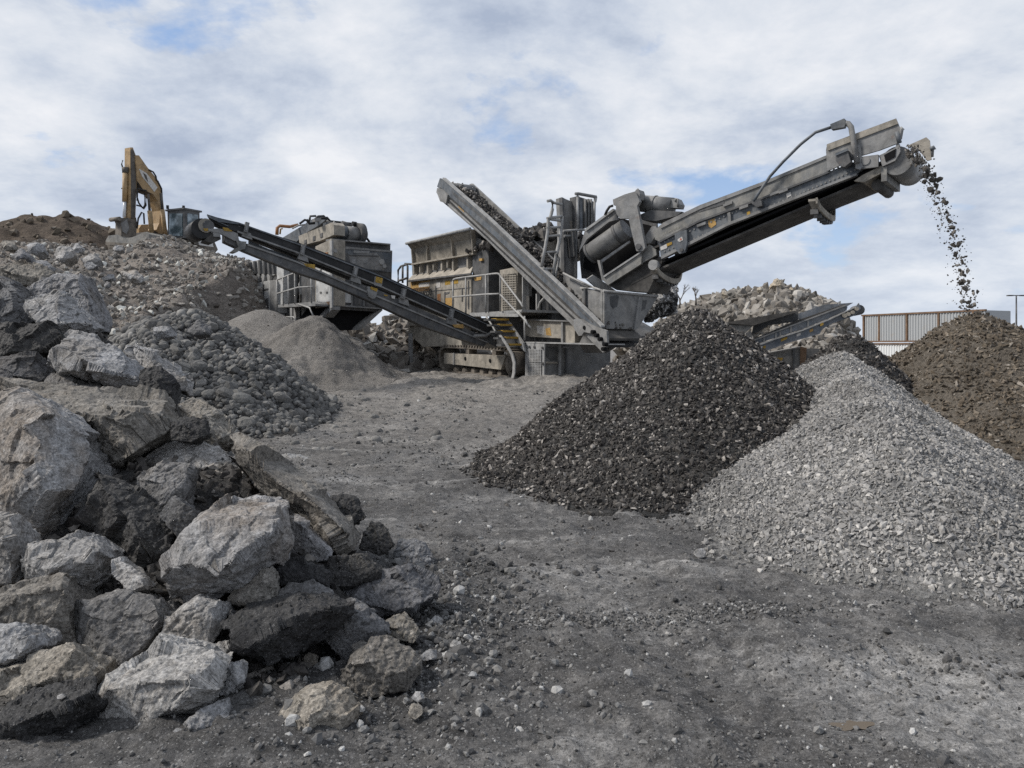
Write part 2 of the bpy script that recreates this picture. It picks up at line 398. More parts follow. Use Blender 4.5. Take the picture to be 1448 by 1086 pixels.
wl(col, bg.inputs[0]); bg.inputs[1].default_value = 0.1

# ------------------------------------------------------------------ the yard floor
def ground_z(x, y):
    x = np.asarray(x, float); y = np.asarray(y, float)
    g = 0.62 * sstep(11, 21, y) * (1 - 0.6 * sstep(34, 60, y))
    bank = sstep(17.6, 20.6, y + 0.35 * vnoise(x * 0.7, y * 0.3)) * sstep(-4.6, -2.6, x) * (1 - sstep(3, 6, x))
    g = g + bank * (0.16 + 0.10 * fbm(x, y, 0.9, 3) + 0.07 * fbm(x, y, 2.7, 4))
    amp = 0.5 + 0.5 * sstep(6, 14, y)
    g = g + 0.035 * fbm(x, y, 0.45, 3) * amp + 0.022 * fbm(x, y, 1.7, 4)
    wheel = np.sin(x * 1.9 + 0.55 * y + 1.5 * vnoise(x * 0.2, y * 0.2)) * 0.012 * sstep(2, 6, y)
    return g + wheel
def ruts(x, y):
    """loader tracks: pairs of pressed wheel lanes with bars of tread in them"""
    r = 0
    for x0, k, q, gap in ((1.9, -0.17, 0.0, 1.9), (2.9, -0.26, 0.008, 1.9), (0.2, 0.02, -0.004, 1.7), (4.6, -0.05, -0.012, 2.0)):
        c = x0 + k * y + q * y * y + 0.12 * np.sin(y * 0.6 + x0)
        for sgn in (-0.5, 0.5):
            d = (x - c - sgn * gap) / 0.24
            prof = np.exp(-d * d * d * d) * (0.55 + 0.45 * vnoise(y * 0.5 + x0, x * 0.2))
            bars = np.sin((y + 0.5 * np.abs(d) * 0.24) * 2 * np.pi / 0.17)
            rim = np.exp(-((np.abs(d) - 1.25) / 0.28) ** 2)
            r = r - 0.026 * prof + 0.009 * bars * prof + 0.014 * rim * (0.6 + 0.4 * vnoise(y * 2, x * 2))
    return r
def ground_full(x, y):
    g = ground_z(x, y)
    near = 1 - sstep(14, 26, y)
    lump = np.maximum(0, fbm(x, y, 7.0, 4, g=0.6) - 0.1)
    return g + ruts(x, y) * sstep(2.2, 4.2, y) * (1 - sstep(15, 19, y)) + near * (0.011 * fbm(x, y, 11, 4, g=0.7) + 0.022 * lump + 0.007 * fbm(x, y, 4.1, 3)) + (1 - near) * 0.03 * fbm(x, y, 2.5, 3)
PUD = P(1205, 1027, H0 * F / (1027 - HY))
_gf = ground_full
def ground_full(x, y):
    m = np.exp(-(((np.asarray(x, float) - PUD.x) / 0.15) ** 2 + ((np.asarray(y, float) - PUD.y) / 0.11) ** 2) ** 2); z0 = float(ground_z(PUD.x, PUD.y))
    return _gf(x, y) * (1 - m) + (z0 - 0.012) * m
ys = np.concatenate([np.linspace(-14, 1.6, 26)[:-1], np.geomspace(1.6, 30, 620), np.geomspace(31, 900, 50)])
ts = np.linspace(-1, 1, 560)
X = ts[None, :] * (np.abs(ys)[:, None] * 0.95 + 3.0 + 25 * (ys[:, None] < 1.6) * sstep(1.6, -6, ys)[:, None])
Yg = np.repeat(ys[:, None], len(ts), 1)
Zg = ground_full(X, Yg)
gv = np.stack([X, Yg, Zg], 2).reshape(-1, 3)
t = NT('trodden_crushed_stone_dirt')
near = t.n('ShaderNodeSeparateXYZ'); t.put(near.inputs[0], t.pos)
n1 = t.noise(0.55, 6, 0.62, t.pos, 0.4); n2 = t.noise(2.6, 6, 0.66, t.pos); n3 = t.noise(13, 5, 0.7, t.pos)
c = t.mix(t.ramp(n1, (0.40, 0.0), (0.60, 1.0)), (0.076, 0.073, 0.071), (0.158, 0.152, 0.146))
c = t.mix(t.ramp(n2, (0.42, 0.0), (0.68, 1.0)), c, (0.058, 0.056, 0.055))
mp = t.n('ShaderNodeMapping'); t.put(mp.inputs[0], t.pos); mp.inputs['Scale'].default_value = (0.55, 1.5, 1)
pale = t.ma('MULTIPLY', t.ramp(t.noise(0.9, 6, 0.7, mp.outputs[0], 0.8), (0.53, 0.0), (0.66, 1.0)), 0.8)
# black asphalt fines trodden out of the slab pile
dx = t.ma('SUBTRACT', near.outputs[0], -0.9); dy = t.ma('MULTIPLY', t.ma('SUBTRACT', near.outputs[1], 4.9), 0.55)
dd = t.ma('SQRT', t.ma('ADD', t.ma('MULTIPLY', dx, dx), t.ma('MULTIPLY', dy, dy)))
spill_ = t.ramp(t.ma('ADD', dd, t.ma('MULTIPLY', t.noise(1.6, 6, 0.7, t.pos), 1.6)), (0.42, 1.0), (0.98, 0.0))
spill_ = t.ramp(t.ma('MULTIPLY', t.ma('ADD', dd, t.ma('MULTIPLY', t.noise(1.6, 6, 0.7, t.pos), 1.4)), 0.4), (0.5, 1.0), (0.85, 0.0))
px_ = t.ma('SUBTRACT', near.outputs[0], 2.1); py_ = t.ma('SUBTRACT', near.outputs[1], 3.9)
pd = t.ma('SQRT', t.ma('ADD', t.ma('MULTIPLY', px_, px_), t.ma('MULTIPLY', py_, py_)))
sheen_dust = t.ramp(t.ma('MULTIPLY', t.ma('ADD', pd, t.ma('MULTIPLY', t.noise(2.1, 7, 0.75, mp.outputs[0], 1.0), 2.2)), 0.4), (0.56, 0.75), (0.80, 0.0))   # pale dust patch, painting the wet sheen into the ground colour
pale = t.ma('MAXIMUM', pale, sheen_dust)
c = t.mix(pale, c, (0.27, 0.262, 0.252))
c = t.mix(t.ma('MULTIPLY', t.ramp(t.ma('DIVIDE', near.outputs[1], 30.0), (0.33, 0.0), (0.66, 1.0)), 0.75), c, t.mix(t.ramp(n2, (0.4, 0.0), (0.65, 1.0)), (0.25, 0.23, 0.207), (0.16, 0.148, 0.134)))
c = t.mix(t.ma('MULTIPLY', spill_, 0.8), c, (0.036, 0.035, 0.035))
c = t.mix(0.85, c, t.mix(1.0, c, t.ramp(n3, (0.3, 0.35), (0.7, 1.65)), 'MULTIPLY'))
n4 = t.noise(60, 4, 0.7, t.pos); c = t.mix(0.8, c, t.mix(1.0, c, t.ramp(n4, (0.32, 0.4), (0.68, 1.6)), 'MULTIPLY'))
vd = t.voro(42, 'F1', 'Distance', t.pos); vc = t.n('ShaderNodeSeparateColor'); t.put(vc.inputs[0], t.voro(42, 'F1', 'Color', t.pos))
peb = t.ma('MULTIPLY', t.ramp(vd, (0.22, 1.0), (0.40, 0.0)), t.ramp(vc.outputs[0], (0.52, 0.0), (0.6, 1.0)))
c = t.mix(t.ma('MULTIPLY', peb, 0.75), c, t.mix(vc.outputs[1], (0.05, 0.05, 0.05), (0.33, 0.325, 0.315)))
vd2 = t.voro(95, 'F1', 'Distance', t.pos); vc2 = t.n('ShaderNodeSeparateColor'); t.put(vc2.inputs[0], t.voro(95, 'F1', 'Color', t.pos))
peb2 = t.ma('MULTIPLY', t.ramp(vd2, (0.22, 1.0), (0.42, 0.0)), t.ramp(vc2.outputs[0], (0.5, 0.0), (0.58, 1.0)))
c = t.mix(t.ma('MULTIPLY', peb2, 0.7), c, t.mix(vc2.outputs[1], (0.035, 0.035, 0.035), (0.30, 0.295, 0.288)))
wet = t.ramp(t.noise(0.8, 4, 0.6, t.pos, 0.5), (0.48, 0.92), (0.68, 0.42))
b = t.bump(t.noise(7, 8, 0.75, t.pos), 0.7, 0.05); b = t.bump(t.noise(45, 5, 0.75, t.pos), 0.6, 0.015, b); b = t.bump(peb, 0.6, 0.012, b)
M['ground'] = t.fin(c, wet, b, 0, 0.3)
g = link('ground', arr_mesh('ground', [(gv, grid_tris(len(ys), len(ts)), 0, True)]), (M['ground'],)); g['kind'] = 'structure'

# ------------------------------------------------------------------ heaps of loose material
BL = [(0.022, 0.020, 0.020), (0.066, 0.060, 0.055), (0.042, 0.038, 0.036), (0.133, 0.122, 0.110), (0.078, 0.071, 0.065), (0.390, 0.360, 0.328)]
GR = [(0.165, 0.163, 0.161), (0.302, 0.293, 0.283), (0.228, 0.221, 0.215), (0.384, 0.368, 0.347), (0.274, 0.264, 0.251), (0.493, 0.472, 0.443)]
BR = [(0.063, 0.052, 0.040), (0.149, 0.120, 0.090), (0.103, 0.085, 0.064), (0.218, 0.183, 0.144), (0.121, 0.099, 0.076), (0.322, 0.286, 0.244)]
CB = [(0.088, 0.087, 0.085), (0.176, 0.171, 0.164), (0.124, 0.122, 0.117), (0.228, 0.221, 0.207), (0.145, 0.140, 0.132), (0.269, 0.259, 0.243)]
RB = [(0.105, 0.092, 0.081), (0.238, 0.217, 0.193), (0.154, 0.140, 0.123), (0.336, 0.315, 0.287), (0.196, 0.179, 0.158), (0.504, 0.483, 0.448)]
TN = [(0.13, 0.115, 0.098), (0.25, 0.23, 0.205), (0.18, 0.163, 0.142), (0.32, 0.30, 0.272), (0.215, 0.197, 0.173), (0.42, 0.40, 0.37)]
M['s_black'] = m_stone('crushed_asphalt', BL, rough=0.75); M['s_grey'] = m_stone('crushed_grey_stone', GR); M['s_brown'] = m_stone('brown_recycled_stone', BR)
M['s_cob'] = m_stone('rounded_cobble', CB); M['s_rub'] = m_stone('rubble_stone', RB); M['s_tan'] = m_stone('tan_rubble_stone', TN)
M['s_rubl'] = m_stone('pale_rubble_stone', [tuple(min(.6, v * 1.25) for v in c) for c in RB])
M['f_black'] = m_soil('black_fines', (0.036, 0.036, 0.036), (0.069, 0.066, 0.063), (0.024, 0.024, 0.024))
M['f_grey'] = m_soil('grey_fines', (0.162, 0.159, 0.155), (0.243, 0.239, 0.230), (0.095, 0.095, 0.095))
M['f_brown'] = m_soil('brown_fines', (0.092, 0.079, 0.064), (0.13, 0.113, 0.093), (0.06, 0.052, 0.043))
M['f_dust'] = m_soil('grey_brown_dust', (0.168, 0.156, 0.143), (0.222, 0.208, 0.192), (0.134, 0.126, 0.117), 1.0, 0.35)
M['f_rub'] = m_soil('rubble_soil', (0.147, 0.128, 0.112), (0.204, 0.182, 0.160), (0.095, 0.084, 0.074), 0.5, 0.5)
M['f_earth'] = m_soil('dark_earth', (0.073, 0.057, 0.043), (0.108, 0.086, 0.068), (0.048, 0.037, 0.030), 0.35, 0.35)
M['f_tan'] = m_soil('tan_soil', (0.288, 0.246, 0.192), (0.384, 0.336, 0.270), (0.204, 0.174, 0.138), 0.35, 0.4)
M['f_core'] = m_soil('dark_rubble_fines', (0.045, 0.043, 0.042), (0.077, 0.073, 0.069), (0.025, 0.025, 0.025))

def cone(cx, cy, top, kx, soft=0.18, foot=0.35, seed=0, amp=0.06, fs=1.2):
    """loose heap: slope kx(azimuth) from a rounded tip at height top, running out at the foot"""
    def f(x, y):
        x = np.asarray(x, float); y = np.asarray(y, float)
        dx, dy = x - cx, y - cy; r = np.sqrt(dx * dx + dy * dy + soft * soft) - soft
        az = np.arctan2(dy, dx); k = kx(az) if callable(kx) else kx
        g = ground_z(x, y)
        h = top - k * r + amp * fbm(x + seed, y, fs, 4) * np.minimum(1, 0.3 + r)
        d = h - g
        return g + np.where(d > foot, d, np.where(d > -foot, (d + foot) ** 2 / (4 * foot), 0)) - 0.03 * (d < -foot * 0.8)
    return f
def azk(*tab):
    """slope by azimuth in degrees, cyclic"""
    a = np.radians([q[0] for q in tab]); v = [q[1] for q in tab]
    a = np.concatenate([a - 2 * np.pi, a, a + 2 * np.pi]); v = np.array(list(v) * 3)
    return lambda z: np.interp(z, a, v)
def heap_base(f, x0, x1, y0, y1, n, mi=0, lift=0.012):
    xs = np.linspace(x0, x1, n); yy = np.linspace(y0, y1, n); A, B = np.meshgrid(xs, yy)
    z = f(A, B); edge = (z - ground_full(A, B)) < lift
    z = np.where(edge, z - 0.05, z)
    return np.stack([A, B, z], 2).reshape(-1, 3), grid_tris(n, n), mi, True
def heap_pts(f, x0, x1, y0, y1, n, rng, thin=0.0, cy=None, keep_back=0.25, edge=0.02, spill=0.12):
    out = []; tot = 0
    while tot < n:
        x = rng.uniform(x0, x1, n * 2); y = rng.uniform(y0, y1, n * 2); z = f(x, y); d = z - ground_z(x, y)
        e = 0.05
        nx = -(f(x + e, y) - z) / e; ny = -(f(x, y + e) - z) / e
        toward = (nx * -x + ny * -y) / np.sqrt(x * x + y * y) + (H0 - z) / np.sqrt(x * x + y * y)   # facing the yard
        pr = np.where(d > 0.10, 1.0, np.where(d > edge, 0.55, spill * np.exp(-np.maximum(0, edge - d) * 38)))
        pr *= np.where(toward > -0.05, 1.0, keep_back)
        w = np.clip(0.62 + 0.75 * fbm(x + 3 * y, y * 0.6 + 4.7, 1.3, 3), 0.55, 1.0)
        ok = rng.random(len(x)) < pr * w
        q = np.stack([x, y, z], 1)[ok]; out.append(q); tot += len(q)
    return np.concatenate(out)[:n]
def lognorm(n, m, s, rng, lo, hi): return np.clip(m * np.exp(rng.normal(size=n) * s), lo, hi)

def seg_mound(pts, k, soft, seed, amp, fs, foot=0.6, lift=0.0):
    """ridge through pts (x, y, z), falling away at slope k"""
    def f(x, y):
        x = np.asarray(x, float); y = np.asarray(y, float); best = np.full(x.shape, -99.0)
        for (ax, ay, az_), (bx, by, bz) in zip(pts[:-1], pts[1:]):
            L = (bx - ax) ** 2 + (by - ay) ** 2; tt = np.clip(((x - ax) * (bx - ax) + (y - ay) * (by - ay)) / L, 0, 1)
            d = np.hypot(x - ax - tt * (bx - ax), y - ay - tt * (by - ay)); d = np.sqrt(d * d + soft * soft) - soft
            best = np.maximum(best, az_ + tt * (bz - az_) - k * d)
        g = ground_z(x, y); h = best + amp * fbm(x + seed, y, fs, 5, g=0.55) - g
        return g + np.where(h > foot, h, np.where(h > -foot, (h + foot) ** 2 / (4 * foot), 0)) - 0.05
    return f
def ridge(*pp): return [tuple(P(*q)) for q in pp]
HEAPS = []
def heap(name, label, cat, f, box, n, size, sig, mats, tmpl, gn=160, smooth=False, tilt=None, extra=None, sink=0.15, **kw):
    rng = np.random.default_rng(len(HEAPS) + 21); HEAPS.append(f)
    pts = heap_pts(f, *box, n, rng, **kw); s = lognorm(n, size, sig, rng, size * 0.35, size * 2.7)
    pts[:, 2] += s * (0.35 - sink)
    parts = [heap_base(f, *box, gn)] + stones(pts, s, tmpl, rng, 1, smooth, tilt) + (extra or [])
    o = link(name, arr_mesh(name, parts), mats); tag(o, label, cat, None, 'stuff'); return o

f_black = cone(2.67, 11.5, 2.24, azk((-180, 0.76), (-140, 0.74), (-115, 0.68), (-90, 0.68), (-40, 0.78), (0, 0.97), (90, 0.8)), 0.20, 0.28, 1, 0.07)
f_gray = cone(3.72, 9.1, 1.66, azk((-180, 0.96), (-140, 0.78), (-118, 0.56), (-100, 0.47), (-60, 0.53), (-20, 0.88), (20, 0.95), (90, 0.8)), 0.25, 0.16, 9, 0.07)
f_gray2 = seg_mound(ridge((1190, 498, 12.4), (1236, 558, 8.8), (1292, 655, 6.6)), 0.50, 0.14, 9, 0.06, 1.2, 0.16)
f_gray3 = f_gray2
def f_gray2(x, y):      # the flank towards the brown heap stands steeper
    x = np.asarray(x, float); y = np.asarray(y, float)
    return np.maximum(f_gray3(x, y) - 0.19 * np.maximum(0, x - np.interp(y, [6.6, 8.8, 12.4], [3.45, 4.05, 5.13])) * sstep(5.6, 7.2, y), ground_z(x, y) - 0.05)
f_brown = cone(9.22, 15.8, 2.36, azk((-180, 0.70), (-90, 0.58), (0, 0.62), (90, 0.7)), 0.3, 0.3, 17, 0.09)
f_back = cone(6.45, 15.2, 1.90, azk((-180, 1.05), (-90, 1.0), (-40, 1.15), (0, 1.2), (90, 0.9)), 0.34, 0.3, 5, 0.05)
f_dust = cone(-5.55, 22.6, 2.52, azk((-180, 0.66), (-135, 0.72), (-90, 0.74), (-40, 0.80), (0, 0.86), (90, 0.7)), 0.4, 0.35, 23, 0.20, 1.1)
f_dust2 = cone(-7.7, 24.6, 2.82, 0.70, 0.6, 0.35, 33, 0.08, 0.9)
f_cob = cone(-6.5, 16.4, 2.36, azk((-180, 0.5), (-110, 0.62), (-60, 0.72), (0, 0.88), (90, 0.7)), 0.55, 0.25, 41, 0.12, 0.8)
heap('asphalt_gravel', 'tall black heap of crushed asphalt shards in the middle of the yard', 'gravel heap', f_black, (-2.2, 6.6, 6.6, 15.0), 46000, 0.0235, 0.48, (M['f_black'], M['s_black']), SHARD + CHUNK[:3], 240, keep_back=0.1, spill=0.16)
heap('grey_gravel', 'large pale grey gravel heap in front of the black and brown heaps', 'gravel heap', f_gray2, (0.9, 9.4, 4.6, 15.2), 88000, 0.0200, 0.42, (M['f_grey'], M['s_grey']), SHARD + CHUNK[:4], 240, keep_back=0.1, spill=0.16)
heap('brown_gravel', 'brown heap under the falling stones from the long conveyor', 'gravel heap', f_brown, (4.6, 14.6, 11.2, 20.5), 13000, 0.034, 0.6, (M['f_brown'], M['s_brown']), SHARD, 200, keep_back=0.15, spill=0.05)
heap('dark_gravel', 'small dark grey gravel heap peeking out behind the pale grey heap', 'gravel heap', f_back, (3.4, 9.8, 12.2, 18.6), 7000, 0.036, 0.45, (M['f_black'], M['s_black']), SHARD, 120, keep_back=0.2, spill=0.05)
heap('stone_dust', 'smooth grey cone of stone dust below the thin black conveyor', 'dust heap', f_dust, (-10.2, -1.6, 18.2, 27.0), 500, 0.02, 0.4, (M['f_dust'], M['s_rub']), SHARD, 220, keep_back=0.2, spill=0.1)
heap('stone_dust', 'farther brownish dust cone standing behind the smooth grey one', 'dust heap', f_dust2, (-12.4, -3.6, 20.6, 29.0), 300, 0.02, 0.4, (M['f_dust'], M['s_rub']), SHARD, 160, keep_back=0.2, spill=0.1)

CRUSH = [hull_template(24, TRNG, 1, TRNG.uniform(0.65, 0.9), TRNG.uniform(0.5, 0.75), 0.14) for _ in range(6)]
# cobbles: the largest 300 are stones of their own, the rest one mass
rng = np.random.default_rng(77)
box = (-11.2, -1.2, 12.2, 20.0)
cp = heap_pts(f_cob, *box, 7600, rng, keep_back=0.12, spill=0.25, edge=0.03)
cs = lognorm(len(cp), 0.056, 0.42, rng, 0.028, 0.17)
px = CX + F * cp[:, 0] / cp[:, 1]; py = HY - F * (cp[:, 2] - H0) / cp[:, 1]
seen = (py > 452 + 0 * px) & (px > 215) & (py < 615) & (py < 560 + (px - 240) * 0.42)
score = cs / cp[:, 1] * np.where(seen, 1.0, 0.0)
top = np.argsort(-score)[:300]; rest = np.setdiff1d(np.arange(len(cp)), top)
q = cp.copy(); q[:, 2] += cs * 0.12
o = link('cobble_gravel', arr_mesh('cobble_gravel', [heap_base(f_cob, *box, 160)] + stones(q[rest], cs[rest], COBBLE, rng, 1, True, 0.5)), (M['f_core'], M['s_cob']))
tag(o, 'heap of grey cobble sized stones beside the broken concrete slabs', 'cobble heap', None, 'stuff')
cob_me = []
for V, T in COBBLE[:2] + CRUSH:
    me = arr_mesh('cobble', [(V, T, 0, len(T) > 200)]); me.materials.append(None); cob_me.append(me)
t = NT('single_cobble'); n = t.noise(5, 4, 0.65)
cc = t.ramp(t.rnd(), *[(j / 5, c) for j, c in enumerate(CB)])
M['cob1'] = t.fin(t.mix(t.ramp(n, (0.35, 0.0), (0.7, 0.5)), cc, (0.06, 0.058, 0.055)), 0.95, t.bump(t.noise(9, 4), 0.4, 0.05), 0, 0.25)
for me in cob_me: me.materials[0] = M['cob1']
proto = tag(link('cobble', cob_me[0]), 'grey fist sized stone lying among many like it on the cobble heap', 'cobble', 'cobbles on the cobble heap')
for k, i in enumerate(top):
    c_ = proto if k == 0 else proto.copy()
    if k: COL.objects.link(c_)
    c_.data = cob_me[int(rng.integers(0, 8))]; c_.location = q[i]; c_.scale = (cs[i] * 1.12,) * 3
    c_.rotation_euler = (rng.normal() * 0.5, rng.normal() * 0.5, rng.uniform(0, 6.3))

# ---- the big rubble mounds
f_rub = seg_mound(ridge((-260, 345, 33), (60, 352, 34), (150, 350, 34), (255, 347, 33), (330, 372, 30.5)), 0.36, 1.0, 3, 0.30, 0.45)
f_rub0 = f_rub
def f_rub(x, y):
    x = np.asarray(x, float); y = np.asarray(y, float)
    return np.maximum(f_rub0(x, y) - 1.1 * np.maximum(0, x + 10.3 + 0.5 * vnoise(y * 0.6, x * 0.6)), ground_z(x, y) - 0.06)
f_earth = seg_mound(ridge((-250, 330, 40), (0, 322, 38), (62, 304, 38), (95, 305, 38)), 0.62, 0.7, 8, 0.35, 0.5)
f_mid = seg_mound(ridge((500, 470, 33), (575, 450, 34), (640, 450, 35)), 0.45, 0.6, 13, 0.3, 0.7)
f_tan = seg_mound(ridge((985, 432, 50), (1050, 412, 49), (1105, 404, 48), (1150, 420, 47), (1180, 448, 47)), 0.66, 0.6, 19, 0.4, 0.4)
f_tan0 = f_tan
def f_tan(x, y): return np.maximum(f_tan0(x, y) - 1.3 * np.maximum(0, np.asarray(x, float) * 48 / np.maximum(np.asarray(y, float), 1) - 19.6), ground_z(x, y) - 0.06)
f_far = seg_mound(ridge((1405, 466, 62), (1445, 482, 62), (1560, 482, 62)), 0.5, 0.8, 29, 0.5, 0.4)
heap('rubble', 'long brown grey rubble mound carrying the excavator', 'rubble mound', f_rub, (-36, -3, 16.5, 42), 38000, 0.068, 0.85, (M['f_rub'], M['s_rubl']), CHUNK + SHARD[:3], 260, keep_back=1.0, spill=0.05)
heap('earth', 'dark brown earth mound at the left edge behind the rubble', 'earth mound', f_earth, (-40, -12, 27, 46), 1500, 0.12, 0.6, (M['f_earth'], M['s_brown']), CHUNK, 200, keep_back=0.1, spill=0.05)
heap('demolition_rubble', 'jagged dark rubble heaped between the two crushers', 'rubble mound', f_mid, (-13, 3, 27.5, 41), 2600, 0.22, 0.55, (M['f_rub'], M['s_rub']), CHUNK + SHARD[:4], 140, keep_back=0.1, spill=0.08)
heap('concrete_rubble', 'tan concrete rubble mound far behind the blue conveyor', 'rubble mound', f_tan, (7, 27, 38, 58), 4500, 0.22, 0.7, (M['f_tan'], M['s_tan']), CHUNK, 140, keep_back=0.1, spill=0.05)
heap('far_rubble', 'low tan rubble mound beyond the containers', 'rubble mound', f_far, (32, 50, 52, 72), 700, 0.35, 0.6, (M['f_tan'], M['s_tan']), CHUNK, 100, keep_back=0.2, spill=0.05)

# ---- gravel strewn over the yard floor
rng = np.random.default_rng(5)
def yard_pts(n, y0, y1, pw=1.0):
    y = y0 + (y1 - y0) * rng.random(n) ** pw; x = (rng.random(n) * 2 - 1) * (y * 0.72 + 0.5); return x, y
x, y = yard_pts(95000, 2.4, 19, 1.5)
clump = fbm(x, y, 0.8, 4); keep = rng.random(len(x)) < 0.25 + 0.9 * np.clip(clump - 0.15, 0, 1); x, y = x[keep], y[keep]
s = lognorm(len(x), 0.0065, 0.65, rng, 0.003, 0.045) * (0.75 + y / 16)
pp = np.stack([x, y, ground_full(x, y) + s * 0.15], 1)
# a drift of chippings across the road and the spill in front of the slabs
x2 = rng.normal(1.0, 0.75, 1600); y2 = 5.05 + 0.08 * (x2 - 1) + rng.normal(0, 0.09, 1600); s2 = lognorm(1600, 0.010, 0.35, rng, 0.005, 0.03)
x3 = rng.normal(-0.45, 0.38, 2600); y3 = rng.normal(4.9, 0.9, 2600); s3 = lognorm(2600, 0.012, 0.65, rng, 0.005, 0.06)
x4 = rng.normal(1.9, 0.35, 260); y4 = rng.normal(4.15, 0.22, 260); s4 = lognorm(260, 0.010, 0.35, rng, 0.005, 0.028)
pq = [np.stack([a, b_, ground_full(a, b_) + c_ * 0.2], 1) for a, b_, c_ in ((x2, y2, s2), (x3, y3, s3), (x4, y4, s4))]
YG = [(0.039, 0.039, 0.039), (0.156, 0.153, 0.150), (0.078, 0.075, 0.073), (0.260, 0.255, 0.247), (0.117, 0.113, 0.108), (0.429, 0.423, 0.410)]
M['s_yard'] = m_stone('yard_gravel_stone', YG)
o = link('loose_gravel', arr_mesh('loose_gravel', stones(np.concatenate([pp] + pq), np.concatenate([s, s2, s3, s4]), PEBBLE + SHARD[:3] + CHUNK[:3], rng, 0, False)), (M['s_yard'],))
tag(o, 'loose chippings and pebbles strewn over the yard floor', 'gravel', None, 'stuff')

# brown puddle
bm = bmesh.new(); cpx = P(1205, 1027, H0 * F / (1027 - HY)); ring = []
for k in range(26):
    a = 2 * math.pi * k / 26; r = 1 + 0.35 * math.sin(2 * a + 1) + 0.25 * math.sin(5 * a)
    ring.append(bm.verts.new((cpx.x + 0.075 * r * math.cos(a), cpx.y + 0.05 * r * math.sin(a), 0)))
bm.faces.new(ring)
me = bpy.data.meshes.new('puddle'); bm.to_mesh(me); bm.free()
t = NT('muddy_water'); pud = link('puddle', me, (t.fin((0.10, 0.075, 0.048), 0.12, t.bump(t.noise(20), 0.05, 0.002), 0, 0.5),))
pud.location.z = float(ground_full(cpx.x, cpx.y)) + 0.005
tag(pud, 'small brown muddy puddle on the yard floor', 'puddle', None, 'structure')
# ------------------------------------------------------------------ the pile of broken slabs, left foreground
def pile_s(px): return 0.42 * np.clip((620 - np.asarray(px, float)) / 270, 0, 1)
def pile_Y(px, py):
    s = float(pile_s(px)); return (1.7 + s * 3.5) / (s + (py - HY) / F)
def f_core(x, y):
    x = np.asarray(x, float); y = np.asarray(y, float)
    px = CX + F * x / np.maximum(y, 0.5); s = pile_s(px)
    h = s * (y - 3.5) - 0.25 - 0.10 * sstep(5, 9, y)
    h = np.minimum(h, 2.45 - 0.5 * np.maximum(0, y - 9.6) + 0 * x)
    row = np.interp(px, [0, 60, 130, 200, 300, 400, 500, 600, 700], [405, 425, 465, 560, 650, 740, 805, 850, 900])   # the crest falls towards the road
    h = np.minimum(h, H0 - (row - HY) / F * y)
    g = ground_full(x, y)
    return np.maximum(g - 0.08, h + 0.10 * fbm(x, y, 1.6, 4) + 0.03 * fbm(x, y, 7, 3))
def core_mesh():
    ts = np.linspace(-1.35, -0.05, 200); yy = np.geomspace(3.3, 14, 200)
    Xc = ts[None, :] * yy[:, None]; Yc = np.repeat(yy[:, None], 200, 1)
    return np.stack([Xc, Yc, f_core(Xc, Yc)], 2).reshape(-1, 3), grid_tris(200, 200), 0, True
rng = np.random.default_rng(15)
yy = 3.5 + 9 * rng.random(16000) ** 1.3; xx = -yy * (0.06 + 0.75 * rng.random(16000)); zc = f_core(xx, yy); k = zc > ground_full(xx, yy) - 0.03
sx = lognorm(int(k.sum()), 0.030, 0.85, rng, 0.008, 0.085)
M['s_mix'] = m_stone('slab_crumb', [(0.03, 0.03, 0.03), (0.07, 0.068, 0.066), (0.045, 0.044, 0.043), (0.17, 0.165, 0.158), (0.09, 0.087, 0.083), (0.33, 0.325, 0.315)])
o = link('rubble_fines', arr_mesh('rubble_fines', [core_mesh()] + stones(np.stack([xx, yy, zc], 1)[k], sx, CHUNK + SHARD, rng, 1)), (M['f_core'], M['s_black']))
tag(o, 'dark asphalt crumbs and fines filling the gaps between the broken slabs', 'rubble', None, 'stuff')

z6, z7, z8, z4 = Z(0, 360, 3.017), Z(0, 620, 2.331), Z(200, 560, 2.065), Z(0, 190, 3.745)
